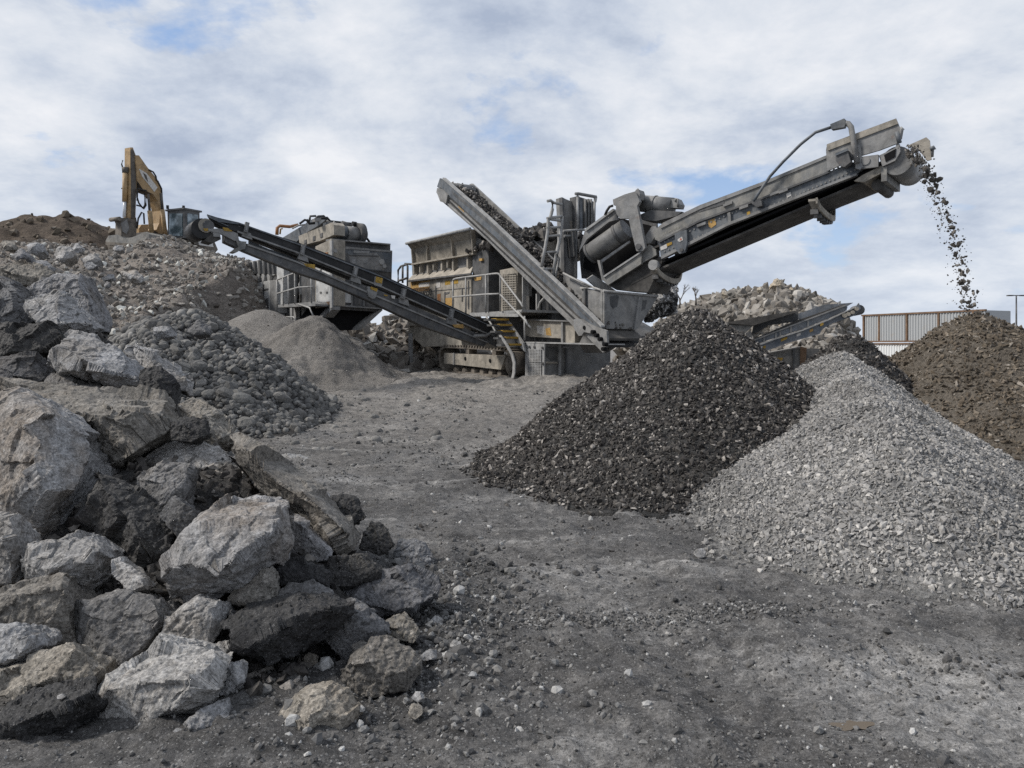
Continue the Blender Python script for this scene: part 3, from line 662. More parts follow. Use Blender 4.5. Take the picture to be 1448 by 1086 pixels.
# (material, zoom, silhouette, inner ridge points with depth offset in tenths of a metre, depth shift, label, name)
S_, C_, A_ = 'concrete_slab', 'concrete_chunk', 'asphalt_slab'
ROCKS = [
 ('c_dark', z6, [(-60, 80), (40, 92), (95, 160), (112, 230), (100, 292), (-60, 300)], [(50, 160, -1.5), (70, 240, -1)], .0, 'dark jagged chunk cut off by the left photo edge high on the pile', C_),
 ('c_brown', z6, [(-40, 60), (0, 45), (80, 22), (200, 52), (226, 82), (180, 135), (60, 132), (15, 100)], [(60, 90, -1.5), (170, 100, -1)], .2, 'flat dark brown chunk at the very top of the slab pile', C_),
 ('c_grey', z6, [(112, 170), (190, 110), (300, 58), (342, 74), (388, 180), (400, 262), (380, 305), (250, 260)], [(335, 120, -1.2), (230, 170, -.5)], .5, 'tall grey block behind the pale wedge near the top of the pile', C_),
 ('c_grey', z6, [(112, 200), (232, 158), (300, 185), (392, 290), (372, 328), (270, 334), (150, 298), (118, 262)], [(240, 268, -1.6), (155, 285, -1.2), (330, 300, -1)], .0, 'pale grey wedge with a lit sloping top near the top of the pile', C_),
 ('c_asph', z6, [(-50, 290), (120, 300), (262, 308), (272, 336), (190, 412), (100, 402), (-50, 455)], [(150, 350, -1), (40, 340, -1)], .0, 'black crumbly asphalt slab under the dark chunk at the left edge', A_),
 ('c_dark', z6, [(-50, 450), (130, 400), (185, 480), (182, 540), (90, 552), (-50, 520)], [(90, 450, -1.2), (60, 510, -1)], .1, 'near black chunk in the shaded hollow at the left edge', C_),
 ('c_grey', z6, [(205, 410), (225, 365), (260, 335), (340, 352), (400, 350), (520, 420), (600, 488), (612, 570), (545, 602), (400, 572), (280, 522), (205, 472)], [(250, 420, -2), (440, 478, -2.2), (590, 520, -1.4), (260, 350, .5)], .0, 'long grey slab lying slanted above the huge rough slab', S_),
 ('c_asph', z6, [(598, 492), (690, 470), (738, 560), (730, 632), (660, 622), (588, 600)], [(665, 540, -1)], .1, 'blue black asphalt lump at the right end of the long grey slab', C_),
 ('c_grey', z6, [(538, 395), (575, 364), (680, 430), (785, 518), (792, 590), (740, 572), (680, 480), (600, 488), (550, 445)], [(600, 415, -.8), (760, 545, -.8)], .5, 'narrow tilted slab pointing down beside the cobble heap', S_),
 ('c_dark', z6, [(186, 545), (220, 500), (430, 566), (470, 600), (300, 585), (190, 566)], [(300, 550, -1)], .15, 'thin dark slab squeezed under the long grey slab', S_),
 ('c_brown', z6, [(-40, 545), (90, 548), (300, 572), (440, 588), (520, 600), (720, 640), (757, 690), (730, 775), (640, 832), (560, 895), (490, 905), (420, 870), (350, 800), (100, 700)], [(450, 640, -1.8), (360, 690, -2.2), (600, 665, -2), (700, 690, -1.5), (520, 860, -1.2)], .0, 'huge rough brown grey slab with a ragged broken front', S_),
 ('c_light', lambda *p: list(p), [(-30, 572), (18, 556), (52, 552), (82, 566), (112, 606), (117, 622), (107, 658), (103, 700), (88, 738), (40, 765), (-30, 758)], [(80, 588, -1.6), (88, 645, -1.8), (30, 600, -2.2), (40, 700, -2.0), (75, 715, -1.4)], -.1, 'very large pale pitted slab filling the left edge at half height', S_),
 ('c_brown', z6, [(755, 645), (800, 608), (850, 608), (940, 680), (976, 760), (972, 822), (880, 830), (790, 720)], [(850, 690, -1), (920, 760, -.8)], .3, 'rounded light brown chunk above the top end of the long beam', C_),
 ('c_asph', z6, [(735, 715), (770, 690), (872, 700), (882, 760), (825, 802), (725, 792)], [(800, 740, -1)], -.1, 'shiny black asphalt lump at the right tip of the huge rough slab', C_),
 ('c_grey', z6, [(580, 900), (640, 830), (700, 800), (860, 798), (960, 850), (1042, 940), (1055, 1010), (900, 1030), (820, 1010), (620, 950)], [(830, 850, -.8), (960, 940, -1)], .35, 'broad sloping grey slab behind the dark angular block', S_),
 ('c_dark', z6, [(582, 962), (620, 920), (720, 885), (822, 888), (818, 960), (790, 1052), (700, 1085), (600, 1045)], [(765, 950, -1.2), (660, 970, -1)], -.05, 'dark angular block above the pale slab with the rusty stain', C_),
 ('c_dark', z8, [(50, 350), (95, 290), (150, 330), (160, 400), (110, 420)], [(105, 345, -.6)], .0, 'small dark chunk wedged under the dark angular block', C_),
 ('c_asph', z7, [(250, 195), (298, 104), (342, 110), (450, 190), (562, 262), (578, 312), (545, 400), (502, 452), (440, 420), (290, 302), (252, 262)], [(330, 170, -.8), (500, 330, -1.2), (400, 300, -1)], .1, 'steep flat asphalt slab with a fine grey grain', A_),
 ('c_grey', z7, [(-40, 250), (50, 254), (77, 300), (72, 400), (40, 480), (-40, 505)], [(30, 310, -1.2), (40, 400, -1)], .0, 'grey chunk at the left edge below the very large pale slab', C_),
 ('c_grey', z7, [(70, 355), (150, 318), (310, 308), (352, 350), (370, 400), (330, 452), (250, 512), (150, 480), (65, 475)], [(90, 415, -1.5), (300, 390, -1.6), (200, 400, -1.4)], .0, 'grey block with a flat lit top left of the steep asphalt slab', C_),
 ('c_grey', z7, [(362, 402), (410, 398), (482, 470), (487, 492), (430, 512), (388, 462)], [(425, 455, -.7)], .0, 'small pale wedge below the steep asphalt slab', C_),
 ('c_brown', z7, [(-40, 500), (80, 460), (215, 446), (240, 480), (242, 570), (236, 692), (150, 702), (90, 640), (-40, 625)], [(210, 500, -1.6), (60, 520, -1.5), (160, 620, -1.2)], .0, 'square brown grey block at the left edge under the grey chunk', S_),
 ('c_dark', z7, [(242, 560), (280, 518), (450, 506), (540, 523), (567, 545), (530, 640), (500, 702), (420, 752), (340, 752), (248, 650)], [(500, 610, -1), (380, 610, -1.2), (300, 590, -1)], .05, 'dark slab full of pebbles behind the front concrete block', S_),
 ('c_grey', z7, [(520, 650), (560, 560), (660, 513), (722, 530), (742, 550), (702, 622), (680, 690), (600, 690), (528, 690)], [(650, 610, -1.2), (690, 560, -.8)], .0, 'pale triangular chunk standing between black asphalt and pebbly dark slab', C_),
 ('c_grey', z7, [(-40, 620), (90, 618), (152, 650), (152, 682), (60, 740), (-40, 775)], [(60, 660, -1.2)], -.1, 'thin grey slab at the left edge, upper one of two stacked slabs', S_),
 ('c_brown', z7, [(-40, 765), (140, 708), (270, 683), (338, 760), (322, 802), (200, 815), (-40, 868)], [(150, 750, -1.3), (300, 770, -1.1)], -.08, 'brown grey slab at the left edge, lower one of two stacked slabs', S_),
 ('c_asph', z7, [(-50, 880), (190, 798), (322, 820), (334, 870), (300, 922), (200, 962), (60, 1022), (-50, 1078)], [(-10, 940, -1.3), (170, 895, -1.4), (322, 855, -.8)], -.08, 'thick black asphalt slab with a pale top in the bottom left corner', A_),
 ('c_light', z7, [(333, 822), (400, 768), (510, 678), (700, 673), (752, 700), (747, 800), (700, 852), (600, 932), (440, 972), (370, 987), (330, 955)], [(345, 835, -1.0), (450, 805, -2.0), (620, 815, -2.4), (700, 815, -1.6), (480, 950, -1.4)], .0, 'large squared concrete block with a smooth grey top at the foot of the pile', S_),
 ('c_grey', z7, [(742, 740), (790, 728), (810, 770), (792, 822), (740, 852), (715, 840)], [(775, 770, -.6)], .05, 'small rounded chunk against the right side of the squared block', C_),
 ('c_grey', z7, [(598, 942), (660, 888), (742, 858), (752, 930), (700, 952), (620, 974)], [(690, 910, -.7)], -.05, 'low pale chunk on the ground in front of the squared block', C_),
 ('c_light', z8, [(53, 502), (70, 460), (160, 370), (190, 298), (240, 274), (310, 282), (392, 290), (428, 340), (422, 410), (388, 482), (330, 512), (250, 552), (180, 574), (90, 602), (60, 580)], [(80, 508, -1.6), (180, 505, -2.2), (290, 478, -2.4), (378, 400, -2.0), (395, 320, -1.2), (190, 560, -1.4)], -.15, 'pale flat slab with a rusty brown stain on its top', S_),
 ('c_brown', z8, [(255, 592), (290, 548), (380, 498), (398, 560), (372, 602), (300, 624)], [(340, 560, -1)], .0, 'small brown chunk under the pale stained slab', C_),
 ('c_brown', z8, [(252, 112), (290, 88), (330, 124), (430, 210), (560, 308), (622, 390), (637, 432), (592, 462), (560, 452), (470, 382), (400, 314), (330, 262), (268, 182)], [(298, 160, -1.6), (450, 278, -1.6), (575, 385, -1.6), (600, 440, -1.0)], .1, 'long brown concrete beam leaning down towards the road', 'concrete_beam'),
 ('c_grey', z8, [(405, 320), (450, 334), (548, 445), (553, 480), (520, 497), (440, 475), (400, 440)], [(470, 400, -.8), (530, 470, -.6)], .1, 'grey block with a pale edge between stained slab and beam', C_),
 ('c_asph', z8, [(385, 490), (430, 470), (520, 490), (548, 530), (540, 565), (440, 560), (385, 552)], [(460, 515, -.8)], -.05, 'black asphalt lump right of the pale stained slab', C_),
 ('c_dark', z8, [(380, 575), (430, 548), (520, 545), (560, 570), (520, 600), (400, 606)], [(470, 570, -.6)], -.1, 'flat dark chunk under the black lump right of the stained slab', C_),
 ('c_asph', z8, [(545, 480), (600, 455), (690, 480), (700, 520), (620, 560), (550, 560)], [(620, 505, -.8)], .0, 'black asphalt lump at the lower end of the long beam', C_),
 ('c_asgr', z8, [(585, 600), (640, 530), (705, 510), (785, 503), (852, 540), (864, 590), (805, 632), (700, 655), (645, 625)], [(660, 590, -.9), (790, 590, -1.1), (730, 640, -.6)], .0, 'flat grey asphalt plate at the right tip of the pile', A_),
 ('c_asph', z8, [(212, 692), (268, 620), (400, 598), (520, 576), (602, 598), (600, 640), (540, 660), (470, 690), (420, 762), (330, 802), (250, 792)], [(330, 680, -1.4), (460, 640, -1.4), (560, 625, -1)], -.1, 'big black asphalt mass in the middle of the pile foot', A_),
 ('c_dark', z8, [(480, 640), (560, 600), (660, 620), (720, 660), (725, 700), (640, 720), (575, 770), (545, 720), (530, 670)], [(590, 660, -1.0), (670, 670, -1)], -.05, 'dark arched slab over the black hollow behind the two brown boulders', S_),
 ('c_brown', z8, [(573, 792), (610, 730), (700, 703), (792, 735), (808, 790), (772, 842), (702, 877), (630, 884), (588, 842)], [(715, 765, -1.4), (625, 800, -1.2), (760, 800, -1)], .0, 'brown angular boulder at the foot of the pile beside the grey asphalt plate', 'concrete_boulder'),
 ('c_brown', z8, [(383, 922), (430, 884), (540, 850), (612, 853), (633, 900), (628, 962), (562, 1022), (480, 1037), (428, 1012), (393, 972)], [(520, 915, -1.4), (450, 950, -1.2), (590, 930, -1)], .0, 'lone brown boulder lying nearest the camera on the road', 'concrete_boulder'),
 ('c_brown', z8, [(700, 690), (715, 655), (760, 633), (802, 670), (800, 708), (740, 720)], [(755, 680, -.6)], .0, 'small brown chunk between the grey asphalt plate and the brown angular boulder', C_),
 ('c_asgr', z8, [(735, 470), (750, 425), (800, 415), (852, 460), (850, 512), (790, 505)], [(800, 465, -.5)], .3, 'small grey asphalt plate behind the larger grey plate', A_),
 ('c_asph', z8, [(535, 330), (560, 290), (610, 288), (655, 340), (650, 362), (580, 368)], [(600, 330, -.5)], .3, 'black lump on the road just behind the long beam', C_),
 ('c_asph', z8, [(640, 420), (670, 370), (720, 390), (735, 440), (690, 462), (640, 450)], [(690, 420, -.5)], .2, 'black lump beyond the lower end of the long beam', C_),
 ('c_light', z8, [(505, 290), (530, 275), (555, 290), (540, 305), (515, 303)], [(530, 292, -.2)], .3, 'small whitish stone behind the long beam', 'stone'),
 ('c_brown', z8, [(778, 920), (790, 898), (815, 900), (825, 925), (805, 945), (785, 940)], [(803, 922, -.3)], .0, 'small tan stone right of the lone brown boulder', 'stone'),
 ('c_grey', z8, [(785, 880), (800, 862), (822, 866), (826, 888), (800, 896)], [(805, 880, -.3)], .0, 'small grey stone just above the small tan stone', 'stone'),
 ('c_grey', z8, [(808, 765), (830, 742), (862, 742), (862, 765), (835, 775)], [(838, 760, -.3)], .0, 'bluish grey stone right of the brown angular boulder', 'stone'),
 ('c_light', z8, [(898, 722), (915, 712), (935, 720), (930, 738), (905, 740)], [(918, 728, -.2)], .0, 'whitish stone on the road right of the bluish grey stone', 'stone'),
 ('c_grey', z8, [(838, 660), (855, 642), (882, 650), (880, 672), (850, 672)], [(860, 660, -.2)], .0, 'flat grey stone below the grey asphalt plate on the road side', 'stone'),
 ('c_grey', z8, [(306, 975), (335, 952), (366, 962), (366, 1000), (325, 1003)], [(340, 980, -.3)], .0, 'small grey stone between the squared block and the lone brown boulder', 'stone'),
 ('c_grey', z8, [(80, 990), (100, 968), (122, 972), (118, 1000), (92, 1005)], [(103, 985, -.2)], .0, 'small grey stone at the foot of the squared block', 'stone'),
 ('c_brown', z8, [(468, 765), (485, 748), (515, 755), (514, 782), (480, 786)], [(493, 767, -.3)], .2, 'small round stone in the black hollow under the arched slab', 'stone'),
 ('c_light', z8, [(625, 910), (645, 902), (654, 918), (640, 928), (627, 925)], [(641, 915, -.2)], .0, 'tiny pale stone touching the right side of the lone boulder', 'stone'),
 ('c_asph', z8, [(625, 1035), (640, 1022), (658, 1030), (655, 1050), (634, 1052)], [(642, 1037, -.2)], .0, 'black lump on the road right below the lone boulder', 'stone'),
 ('c_asph', z8, [(945, 985), (960, 975), (973, 985), (968, 1000), (950, 1000)], [(960, 988, -.2)], .0, 'black round lump alone on the road to the right of the boulders', 'stone'),
 ('c_light', z7, [(185, 848), (205, 840), (217, 852), (200, 862), (186, 860)], [(203, 851, -.1)], -.2, 'tiny pale stone on top of the thick black slab', 'stone'),
 # stones on the rubble slope behind
 ('c_grey', z4, [(290, 622), (310, 602), (370, 598), (392, 618), (378, 655), (345, 682), (300, 672)], [(340, 625, -2.5), (320, 655, -2)], 'F14', 'pale block sitting on the slope right of a round grey stone', 'stone'),
 ('c_grey', z4, [(132, 590), (180, 562), (228, 585), (232, 622), (190, 650), (140, 620)], [(180, 605, -2.5)], 'F14', 'round grey stone on the rubble slope under the dark earth mound', 'stone'),
 ('c_grey', z4, [(375, 600), (395, 580), (430, 582), (440, 605), (420, 622), (385, 618)], [(410, 602, -1.5)], 'F15', 'small rounded stone at the foot of the dark earth mound', 'stone'),
 ('c_grey', z4, [(430, 650), (470, 628), (520, 640), (542, 672), (520, 698), (460, 692), (432, 675)], [(480, 665, -2)], 'F14', 'wide grey stone below the excavator bucket', 'stone'),
 ('c_grey', z4, [(60, 640), (110, 608), (160, 632), (150, 662), (90, 668)], [(110, 640, -2)], 'F13', 'flat pale stone above the flat dark brown chunk', 'stone'),
 ('c_brown', z4, [(0, 570), (50, 555), (85, 580), (80, 612), (20, 612)], [(45, 590, -2)], 'F14', 'brownish stone at the left edge under the earth mound', 'stone'),
 ('c_grey', z4, [(150, 690), (190, 665), (240, 672), (275, 700), (262, 728), (190, 722)], [(210, 700, -2)], 'F13', 'smooth grey stone next to the flat dark brown chunk', 'stone'),
 ('c_light', z4, [(650, 745), (680, 722), (740, 735), (766, 770), (740, 786), (680, 770)], [(700, 755, -2)], 'F18', 'pale broken pipe shaped slab on the rubble slope below the excavator', 'concrete_slab'),
 ('c_grey', z4, [(470, 815), (490, 802), (510, 820), (500, 838), (476, 836)], [(490, 820, -1)], 'F12', 'roundish stone on the slope beside the tall grey block, upper of a pair', 'stone'),
 ('c_light', z4, [(505, 848), (525, 836), (545, 850), (535, 868), (510, 866)], [(525, 852, -1)], 'F12', 'bright stone on the slope beside the tall grey block, lower of a pair', 'stone'),
 ('c_grey', z4, [(548, 790), (565, 774), (585, 785), (580, 808), (556, 812)], [(567, 792, -1)], 'F13', 'grey egg shaped stone on the slope left of the pale pipe shaped slab', 'stone'),
 ('c_grey', z4, [(530, 760), (560, 740), (610, 742), (600, 765), (550, 775)], [(570, 757, -1)], 'F14', 'flat grey stone on the slope between egg shaped stone and pale slab', 'stone'),
 ('c_grey', z4, [(440, 690), (480, 672), (520, 690), (500, 712), (455, 712)], [(480, 692, -1)], 'F12', 'grey stone on the slope beneath the wide grey stone', 'stone'),
 ('c_grey', z4, [(590, 600), (615, 580), (650, 590), (650, 615), (610, 622)], [(622, 600, -1)], 'F22', 'grey stone in front of the excavator bucket', 'stone'),
 ('c_grey', z6, [(640, 320), (690, 296), (750, 310), (745, 345), (690, 360), (650, 350)], [(695, 325, -1.5)], 'F12', 'pale clod on top of the cobble heap', 'stone'),
 ('c_dark', z6, [(800, 300), (850, 278), (895, 300), (890, 340), (830, 348), (798, 330)], [(850, 312, -1.5)], 'F13.5', 'dark bluish stone on top of the cobble heap', 'stone'),
 ('c_light', z8, [(400, 175), (440, 168), (485, 178), (492, 195), (450, 198), (410, 190)], [(450, 182, -.5)], 'F11.8', 'flat pale patch of broken concrete on the road behind the beam', 'concrete_slab'),
 ('c_light', lambda *p: list(p), [(981, 781), (985, 776), (993, 775), (999, 780), (998, 788), (990, 790), (983, 787)], [(990, 781, -.4)], 'G', 'white round stone at the foot of the pale grey gravel heap', 'stone'),
]
tex = {}
def texture(name, typ, size, **k):
    x = bpy.data.textures.new(name, typ); x.noise_scale = size
    for a, b in k.items(): setattr(x, a, b)
    return x
tex_big = texture('rock_form', 'CLOUDS', 0.34, noise_depth=3); tex_chip = texture('rock_chips', 'VORONOI', 0.11, distance_metric='DISTANCE')
tex_mid = texture('rock_mid', 'CLOUDS', 0.09, noise_depth=4); tex_fine = texture('rock_grit', 'CLOUDS', 0.022, noise_depth=4)
tex_chip2 = texture('rock_flakes', 'VORONOI', 0.045, distance_metric='MANHATTAN')
tex_far = texture('rock_far', 'CLOUDS', 0.5, noise_depth=4)
pend = []
def rock(mat, conv, sil, rid, dY, label, name):
    pts = conv(*sil); cx_ = sum(p[0] for p in pts) / len(pts); lo = max(p[1] for p in pts); hi = min(p[1] for p in pts)
    far = isinstance(dY, str)
    if far:
        Y0 = float(dY[1:]) if len(dY) > 1 else H0 * F / (lo - HY)
    else: Y0 = pile_Y(cx_, hi * 0.3 + lo * 0.7) + dY
    w = max(p[0] for p in pts) - min(p[0] for p in pts); h = lo - hi
    size = math.sqrt(max(w, 8) * max(h, 8)) * Y0 / F
    V = []
    for px, py in pts:
        f = (lo - py) / max(h, 1)                       # higher rim points lie farther back, as on a heap
        V.append(P(px, py, Y0 + size * (0.10 + 0.55 * f)))
    for px, py, d in [(*conv((a, b))[0], c) for a, b, c in rid]:
        f = (lo - py) / max(h, 1)
        V.append(P(px, py, Y0 + size * (0.10 + 0.55 * f) + d * 0.1 * (size / 0.45)))
    c = sum(V[:len(pts)], Vector()) / len(pts)
    back = Vector((0.0, 0.75, -0.25)) * size
    for v in V[:len(pts)]: V.append(c + (v - c) * 0.72 + back)
    base = Vector((c.x, c.y, min(v.z for v in V)))
    bm = bmesh.new(); vs = [bm.verts.new(v - base) for v in V]
    r = bmesh.ops.convex_hull(bm, input=vs)
    bmesh.ops.delete(bm, geom=list({g_ for g_ in r['geom_interior'] + r['geom_unused'] if isinstance(g_, bmesh.types.BMVert)}), context='VERTS')
    rs = random.Random(label)                                  # fresh breaks: knock corners off with flat cuts
    for _ in range(4 if name != 'concrete_beam' else 3):
        nv = Vector((rs.gauss(0, 1), rs.gauss(0, 1), rs.gauss(0, 1))).normalized()
        s_ = max(v.co.dot(nv) for v in bm.verts)
        cut = s_ - size * rs.uniform(.015, .08)
        bmesh.ops.bisect_plane(bm, geom=bm.verts[:] + bm.edges[:] + bm.faces[:], plane_co=nv * cut, plane_no=nv, clear_outer=True)
        pts_ = [v.co.copy() for v in bm.verts]; bm.clear(); vs = [bm.verts.new(q) for q in pts_]
        r = bmesh.ops.convex_hull(bm, input=vs)
        bmesh.ops.delete(bm, geom=list({g_ for g_ in r['geom_interior'] + r['geom_unused'] if isinstance(g_, bmesh.types.BMVert)}), context='VERTS')
    bmesh.ops.recalc_face_normals(bm, faces=bm.faces[:])
    me = bpy.data.meshes.new(name); bm.to_mesh(me); bm.free()
    o = link(name, me, (M[mat],)); o.location = base
    small = w * h < 1600
    vx = max(size / (28 if small else 95), 0.005)
    q = o.modifiers.new('r', 'REMESH'); q.mode = 'VOXEL'; q.voxel_size = vx
    q = o.modifiers.new('s', 'SMOOTH'); q.iterations = 1; q.factor = 0.5
    def disp(tx, st, mid=0.5):
        q = o.modifiers.new('d', 'DISPLACE'); q.show_viewport = False; q.texture = tx; q.strength = st; q.mid_level = mid; q.texture_coords = 'GLOBAL'
    rough = {'c_brown': 1.05, 'c_asph': 1.15}.get(mat, 0.85) * (0.45 if name == 'concrete_beam' else 1)
    if far and len(dY) > 1: disp(tex_far, size * 0.30); disp(tex_mid, size * 0.08)
    else:
        disp(tex_chip, min(size, 0.55) * 0.03 * rough, .4); disp(tex_mid, min(size, 0.5) * 0.045 * rough, .45)
        if not small: disp(tex_chip2, 0.008 * rough); disp(tex_fine, 0.014 * rough)
    cat = {'concrete_slab': 'concrete slab', 'concrete_chunk': 'concrete chunk', 'asphalt_slab': 'asphalt slab', 'concrete_beam': 'concrete beam', 'concrete_boulder': 'boulder', 'stone': 'stone'}[name]
    if mat == 'c_asph' and name == 'concrete_chunk': cat = 'asphalt chunk'; o.name = 'asphalt_chunk'
    tag(o, label, cat); pend.append(o)
def chisel(me, rs, n_big, n_small, size):
    """turn a smooth block into broken faces: patches of the surface are pressed onto their own tilted planes"""
    n = len(me.vertices); V = np.empty(n * 3, np.float32); N = np.empty(n * 3, np.float32)
    me.vertices.foreach_get('co', V); me.vertices.foreach_get('normal', N); V = V.reshape(-1, 3).astype(float); N = N.reshape(-1, 3).astype(float)
    for K, tilt, w, lim in ((n_big, 0.16, 0.96, 0.15), (n_small, 0.15, 0.62, 0.028)):
        idx = rs.choice(n, K, replace=False); best = np.full(n, 1e9); cell = np.zeros(n, int)
        jit = V + 0.035 * size * np.stack([vnoise(V[:, 0] * 9 / size + q * 7, V[:, 1] * 9 / size, V[:, 2] * 9 / size) for q in range(3)], 1)
        for k, j in enumerate(idx):
            d = ((jit - V[j]) ** 2).sum(1) + (0.75 * size) ** 2 * (1 - N @ N[j]); m = d < best; best[m] = d[m]; cell[m] = k
        for k in range(K):
            m = cell == k
            if m.sum() < 4: continue
            c = V[m].mean(0); nv = N[m].mean(0); nv = nv / (np.linalg.norm(nv) + 1e-6) + rs.normal(size=3) * tilt; nv /= np.linalg.norm(nv)
            dist = np.clip((V[m] - c) @ nv, -lim * size, lim * size); V[m] -= (dist * w)[:, None] * nv
    me.vertices.foreach_set('co', V.astype(np.float32).ravel()); me.update()
def finish(objs):
    """freeze the block forms, chisel them, then add the grain"""
    dg = bpy.context.evaluated_depsgraph_get(); rs = np.random.default_rng(8)
    for o in objs:
        me = bpy.data.meshes.new_from_object(o.evaluated_get(dg)); old = o.data; o.data = me; me.name = o.name; bpy.data.meshes.remove(old)
        for q in list(o.modifiers):
            if q.type == 'DISPLACE': q.show_viewport = True
            else: o.modifiers.remove(q)
        size = float(np.cbrt(o.dimensions.x * o.dimensions.y * o.dimensions.z)); nv = len(me.vertices)
        if nv > 200:
            beam = 'beam' in o.name
            chisel(me, rs, 16 if beam else min(nv // 60, 13), min(nv // 30, 130 if nv > 4000 else 30), size * (.5 if beam else 1))
    dg = bpy.context.evaluated_depsgraph_get()
    for o in objs:
        me = bpy.data.meshes.new_from_object(o.evaluated_get(dg)); old = o.data; o.modifiers.clear(); o.data = me; bpy.data.meshes.remove(old); me.name = o.name
        for p_ in me.polygons: p_.use_smooth = True
        me.set_sharp_from_angle(angle=math.radians(28))
for r_ in ROCKS: rock(*r_)
finish(pend)
# ------------------------------------------------------------------ the crusher in the middle
def text_mesh(name, body, size, mat, parent, fr, org, xdir, up, thick=0.004):
    """lettering lying on a plane of the machine: org lower left corner, xdir reading direction, up"""
    cu = bpy.data.curves.new('tmp', 'FONT'); cu.body = body; cu.size = size; cu.extrude = thick; cu.space_character = 1.05
    ob = bpy.data.objects.new('tmp', cu); COL.objects.link(ob); bpy.context.view_layer.update()
    me = bpy.data.meshes.new_from_object(ob.evaluated_get(bpy.context.evaluated_depsgraph_get())); bpy.data.objects.remove(ob); bpy.data.curves.remove(cu)
    x = Vector(xdir).normalized(); y = Vector(up); y = (y - x * y.dot(x)).normalized(); z = x.cross(y)
    Mx = Matrix((x, y, z)).transposed().to_4x4(); Mx.translation = Vector(org); me.transform(Mx)
    return link(name, me, (mat,), parent)

A1, A2, A3, A4, A5, A6, A7 = Z(560, 300, 6.582), Z(600, 420, 5.569), Z(560, 230, 3.29), Z(780, 250, 5.43), Z(780, 370, 6.033), Z(690, 270, 7.241), Z(500, 390, 6.582)
fr = Fr((0.86, 22.0, 0.66), -57.3)
CR = empty('mobile_crusher', fr.O, fr.deg)
tag(CR, 'large dusty grey tracked crusher in the middle with hopper, stairs and long raised conveyors', 'crusher', 'mobile crushing machines')
S, E = fr.S, fr.E
def sd(name, pts, b0, b1, mat, par=CR): return fr.side(BM(), pts, b0, b1).done(name, M[mat], par)
def ed(name, pts, a0, a1, mat, par=CR): return fr.end(BM(), pts, a0, a1).done(name, M[mat], par)

# hopper: flared panel, ribs, ledge, recessed belt with gussets, sloping shelf
hp = BM()
rows = [[S(q, b) for q in A1(*pp)] for b, pp in ((-0.42, ((97, 293), (690, 157))), (-0.16, ((140, 345), (702, 252))), (0.0, ((148, 482), (712, 388))))]
hp.sheet(rows, (0, 0.07, 0)); hopper = hp.done('hopper', M['beige'], CR)
ob = BM(); ob.sheet([[r[1] for r in rows], [r + Vector((0, 2.6, 0.0)) for r in (rows[0][1] + Vector((0, 0.4, 0)), rows[1][1], rows[2][1])]], (-0.06, 0, 0))
ob.sheet([[r[0] for r in rows], [r + Vector((0, 2.6, 0.0)) for r in (rows[0][0] + Vector((0, 0.4, 0)), rows[1][0], rows[2][0])]], (0.06, 0, 0)); ob.done('hopper_end_plate', M['steel'], hopper)
for k, (a, b, c) in enumerate((((100, 290), (138, 345), (150, 482)), ((252, 262), (275, 315), (285, 468)), ((485, 205), (508, 285), (520, 425)), ((686, 160), (698, 255), (706, 390)))):
    r = BM(); q = [S(A1(a)[0], -0.45), S(A1(b)[0], -0.24), S(A1(c)[0], -0.08)]
    r.poly([q[0], q[1], q[2], q[2] + Vector((0, .14, 0)), q[1] + Vector((0, .14, 0)), q[0] + Vector((0, .14, 0))], [p + Vector((0.06, 0, 0)) for p in (q[0], q[1], q[2], q[2] + Vector((0, .14, 0)), q[1] + Vector((0, .14, 0)), q[0] + Vector((0, .14, 0)))]); r.done('rib', M['beige'], hopper)
r = BM(); r.tube([S(A1((95, 292))[0], -0.44), S(A1((690, 155))[0], -0.44)], 0.05); r.done('top_rim', M['light'], hopper)
r = BM(); fr.side(r, A1((138, 478), (716, 380), (716, 392), (138, 492)), -0.10, 0.10); r.done('ledge', M['beige'], hopper)
fr.side(BM(), A1((148, 494), (712, 396), (712, 505), (152, 590)), 0.16, 0.22).done('recessed_panel', M['steel'], hopper)
for x, y0, y1 in ((160, 492, 575), (215, 485, 560), (285, 470, 572), (340, 470, 540), (415, 450, 540), (470, 445, 520), (520, 430, 540), (655, 400, 520)):
    r = BM(); w = 14 if y1 - y0 > 85 else 9; fr.side(r, A1((x, y0), (x + w, y0 - 2), (x + w, y1 - 3), (x, y1)), 0.0, 0.16)
    r.done('gusset', M['beige'], hopper)
sh = [[S(q, b) for q in A1(*pp)] for b, pp in ((0.15, ((152, 588), (716, 503))), (-0.13, ((108, 634), (694, 566))))]
r = BM(); r.sheet(sh, (0, 0.05, -0.03)); r.done('shelf', M['beige'], hopper)
r = BM(); fr.side(r, A1((108, 634), (694, 566), (694, 580), (108, 650)), -0.14, -0.09); r.done('shelf_lip', M['darks'], hopper)
# side panels under the hopper
bp = sd('side_panel', A1((112, 650), (700, 578), (700, 1010), (112, 1060)), 0.0, 0.35, 'beige')
for pts, m, nm in ((((135, 650), (312, 634), (312, 735), (135, 750)), 'ochre', 'sticker'), (((212, 660), (310, 650), (310, 690), (212, 700)), 'white', 'sticker'),
                   (((160, 708), (312, 695), (312, 735), (160, 748)), 'rust', 'sticker'), (((455, 640), (505, 634), (505, 672), (455, 680)), 'yellow', 'sticker'),
                   (((535, 632), (578, 628), (578, 664), (535, 668)), 'yellow', 'sticker'), (((384, 765), (414, 758), (414, 840), (384, 850)), 'orange', 'sticker'),
                   (((458, 800), (520, 795), (520, 870), (458, 880)), 'ochre', 'sticker'), (((375, 652), (410, 648), (410, 700), (375, 705)), 'white', 'sticker')):
    fr.side(BM(), A1(*pts), -0.006 if m != 'white' else -0.010, 0.02).done(nm, M[m], bp)
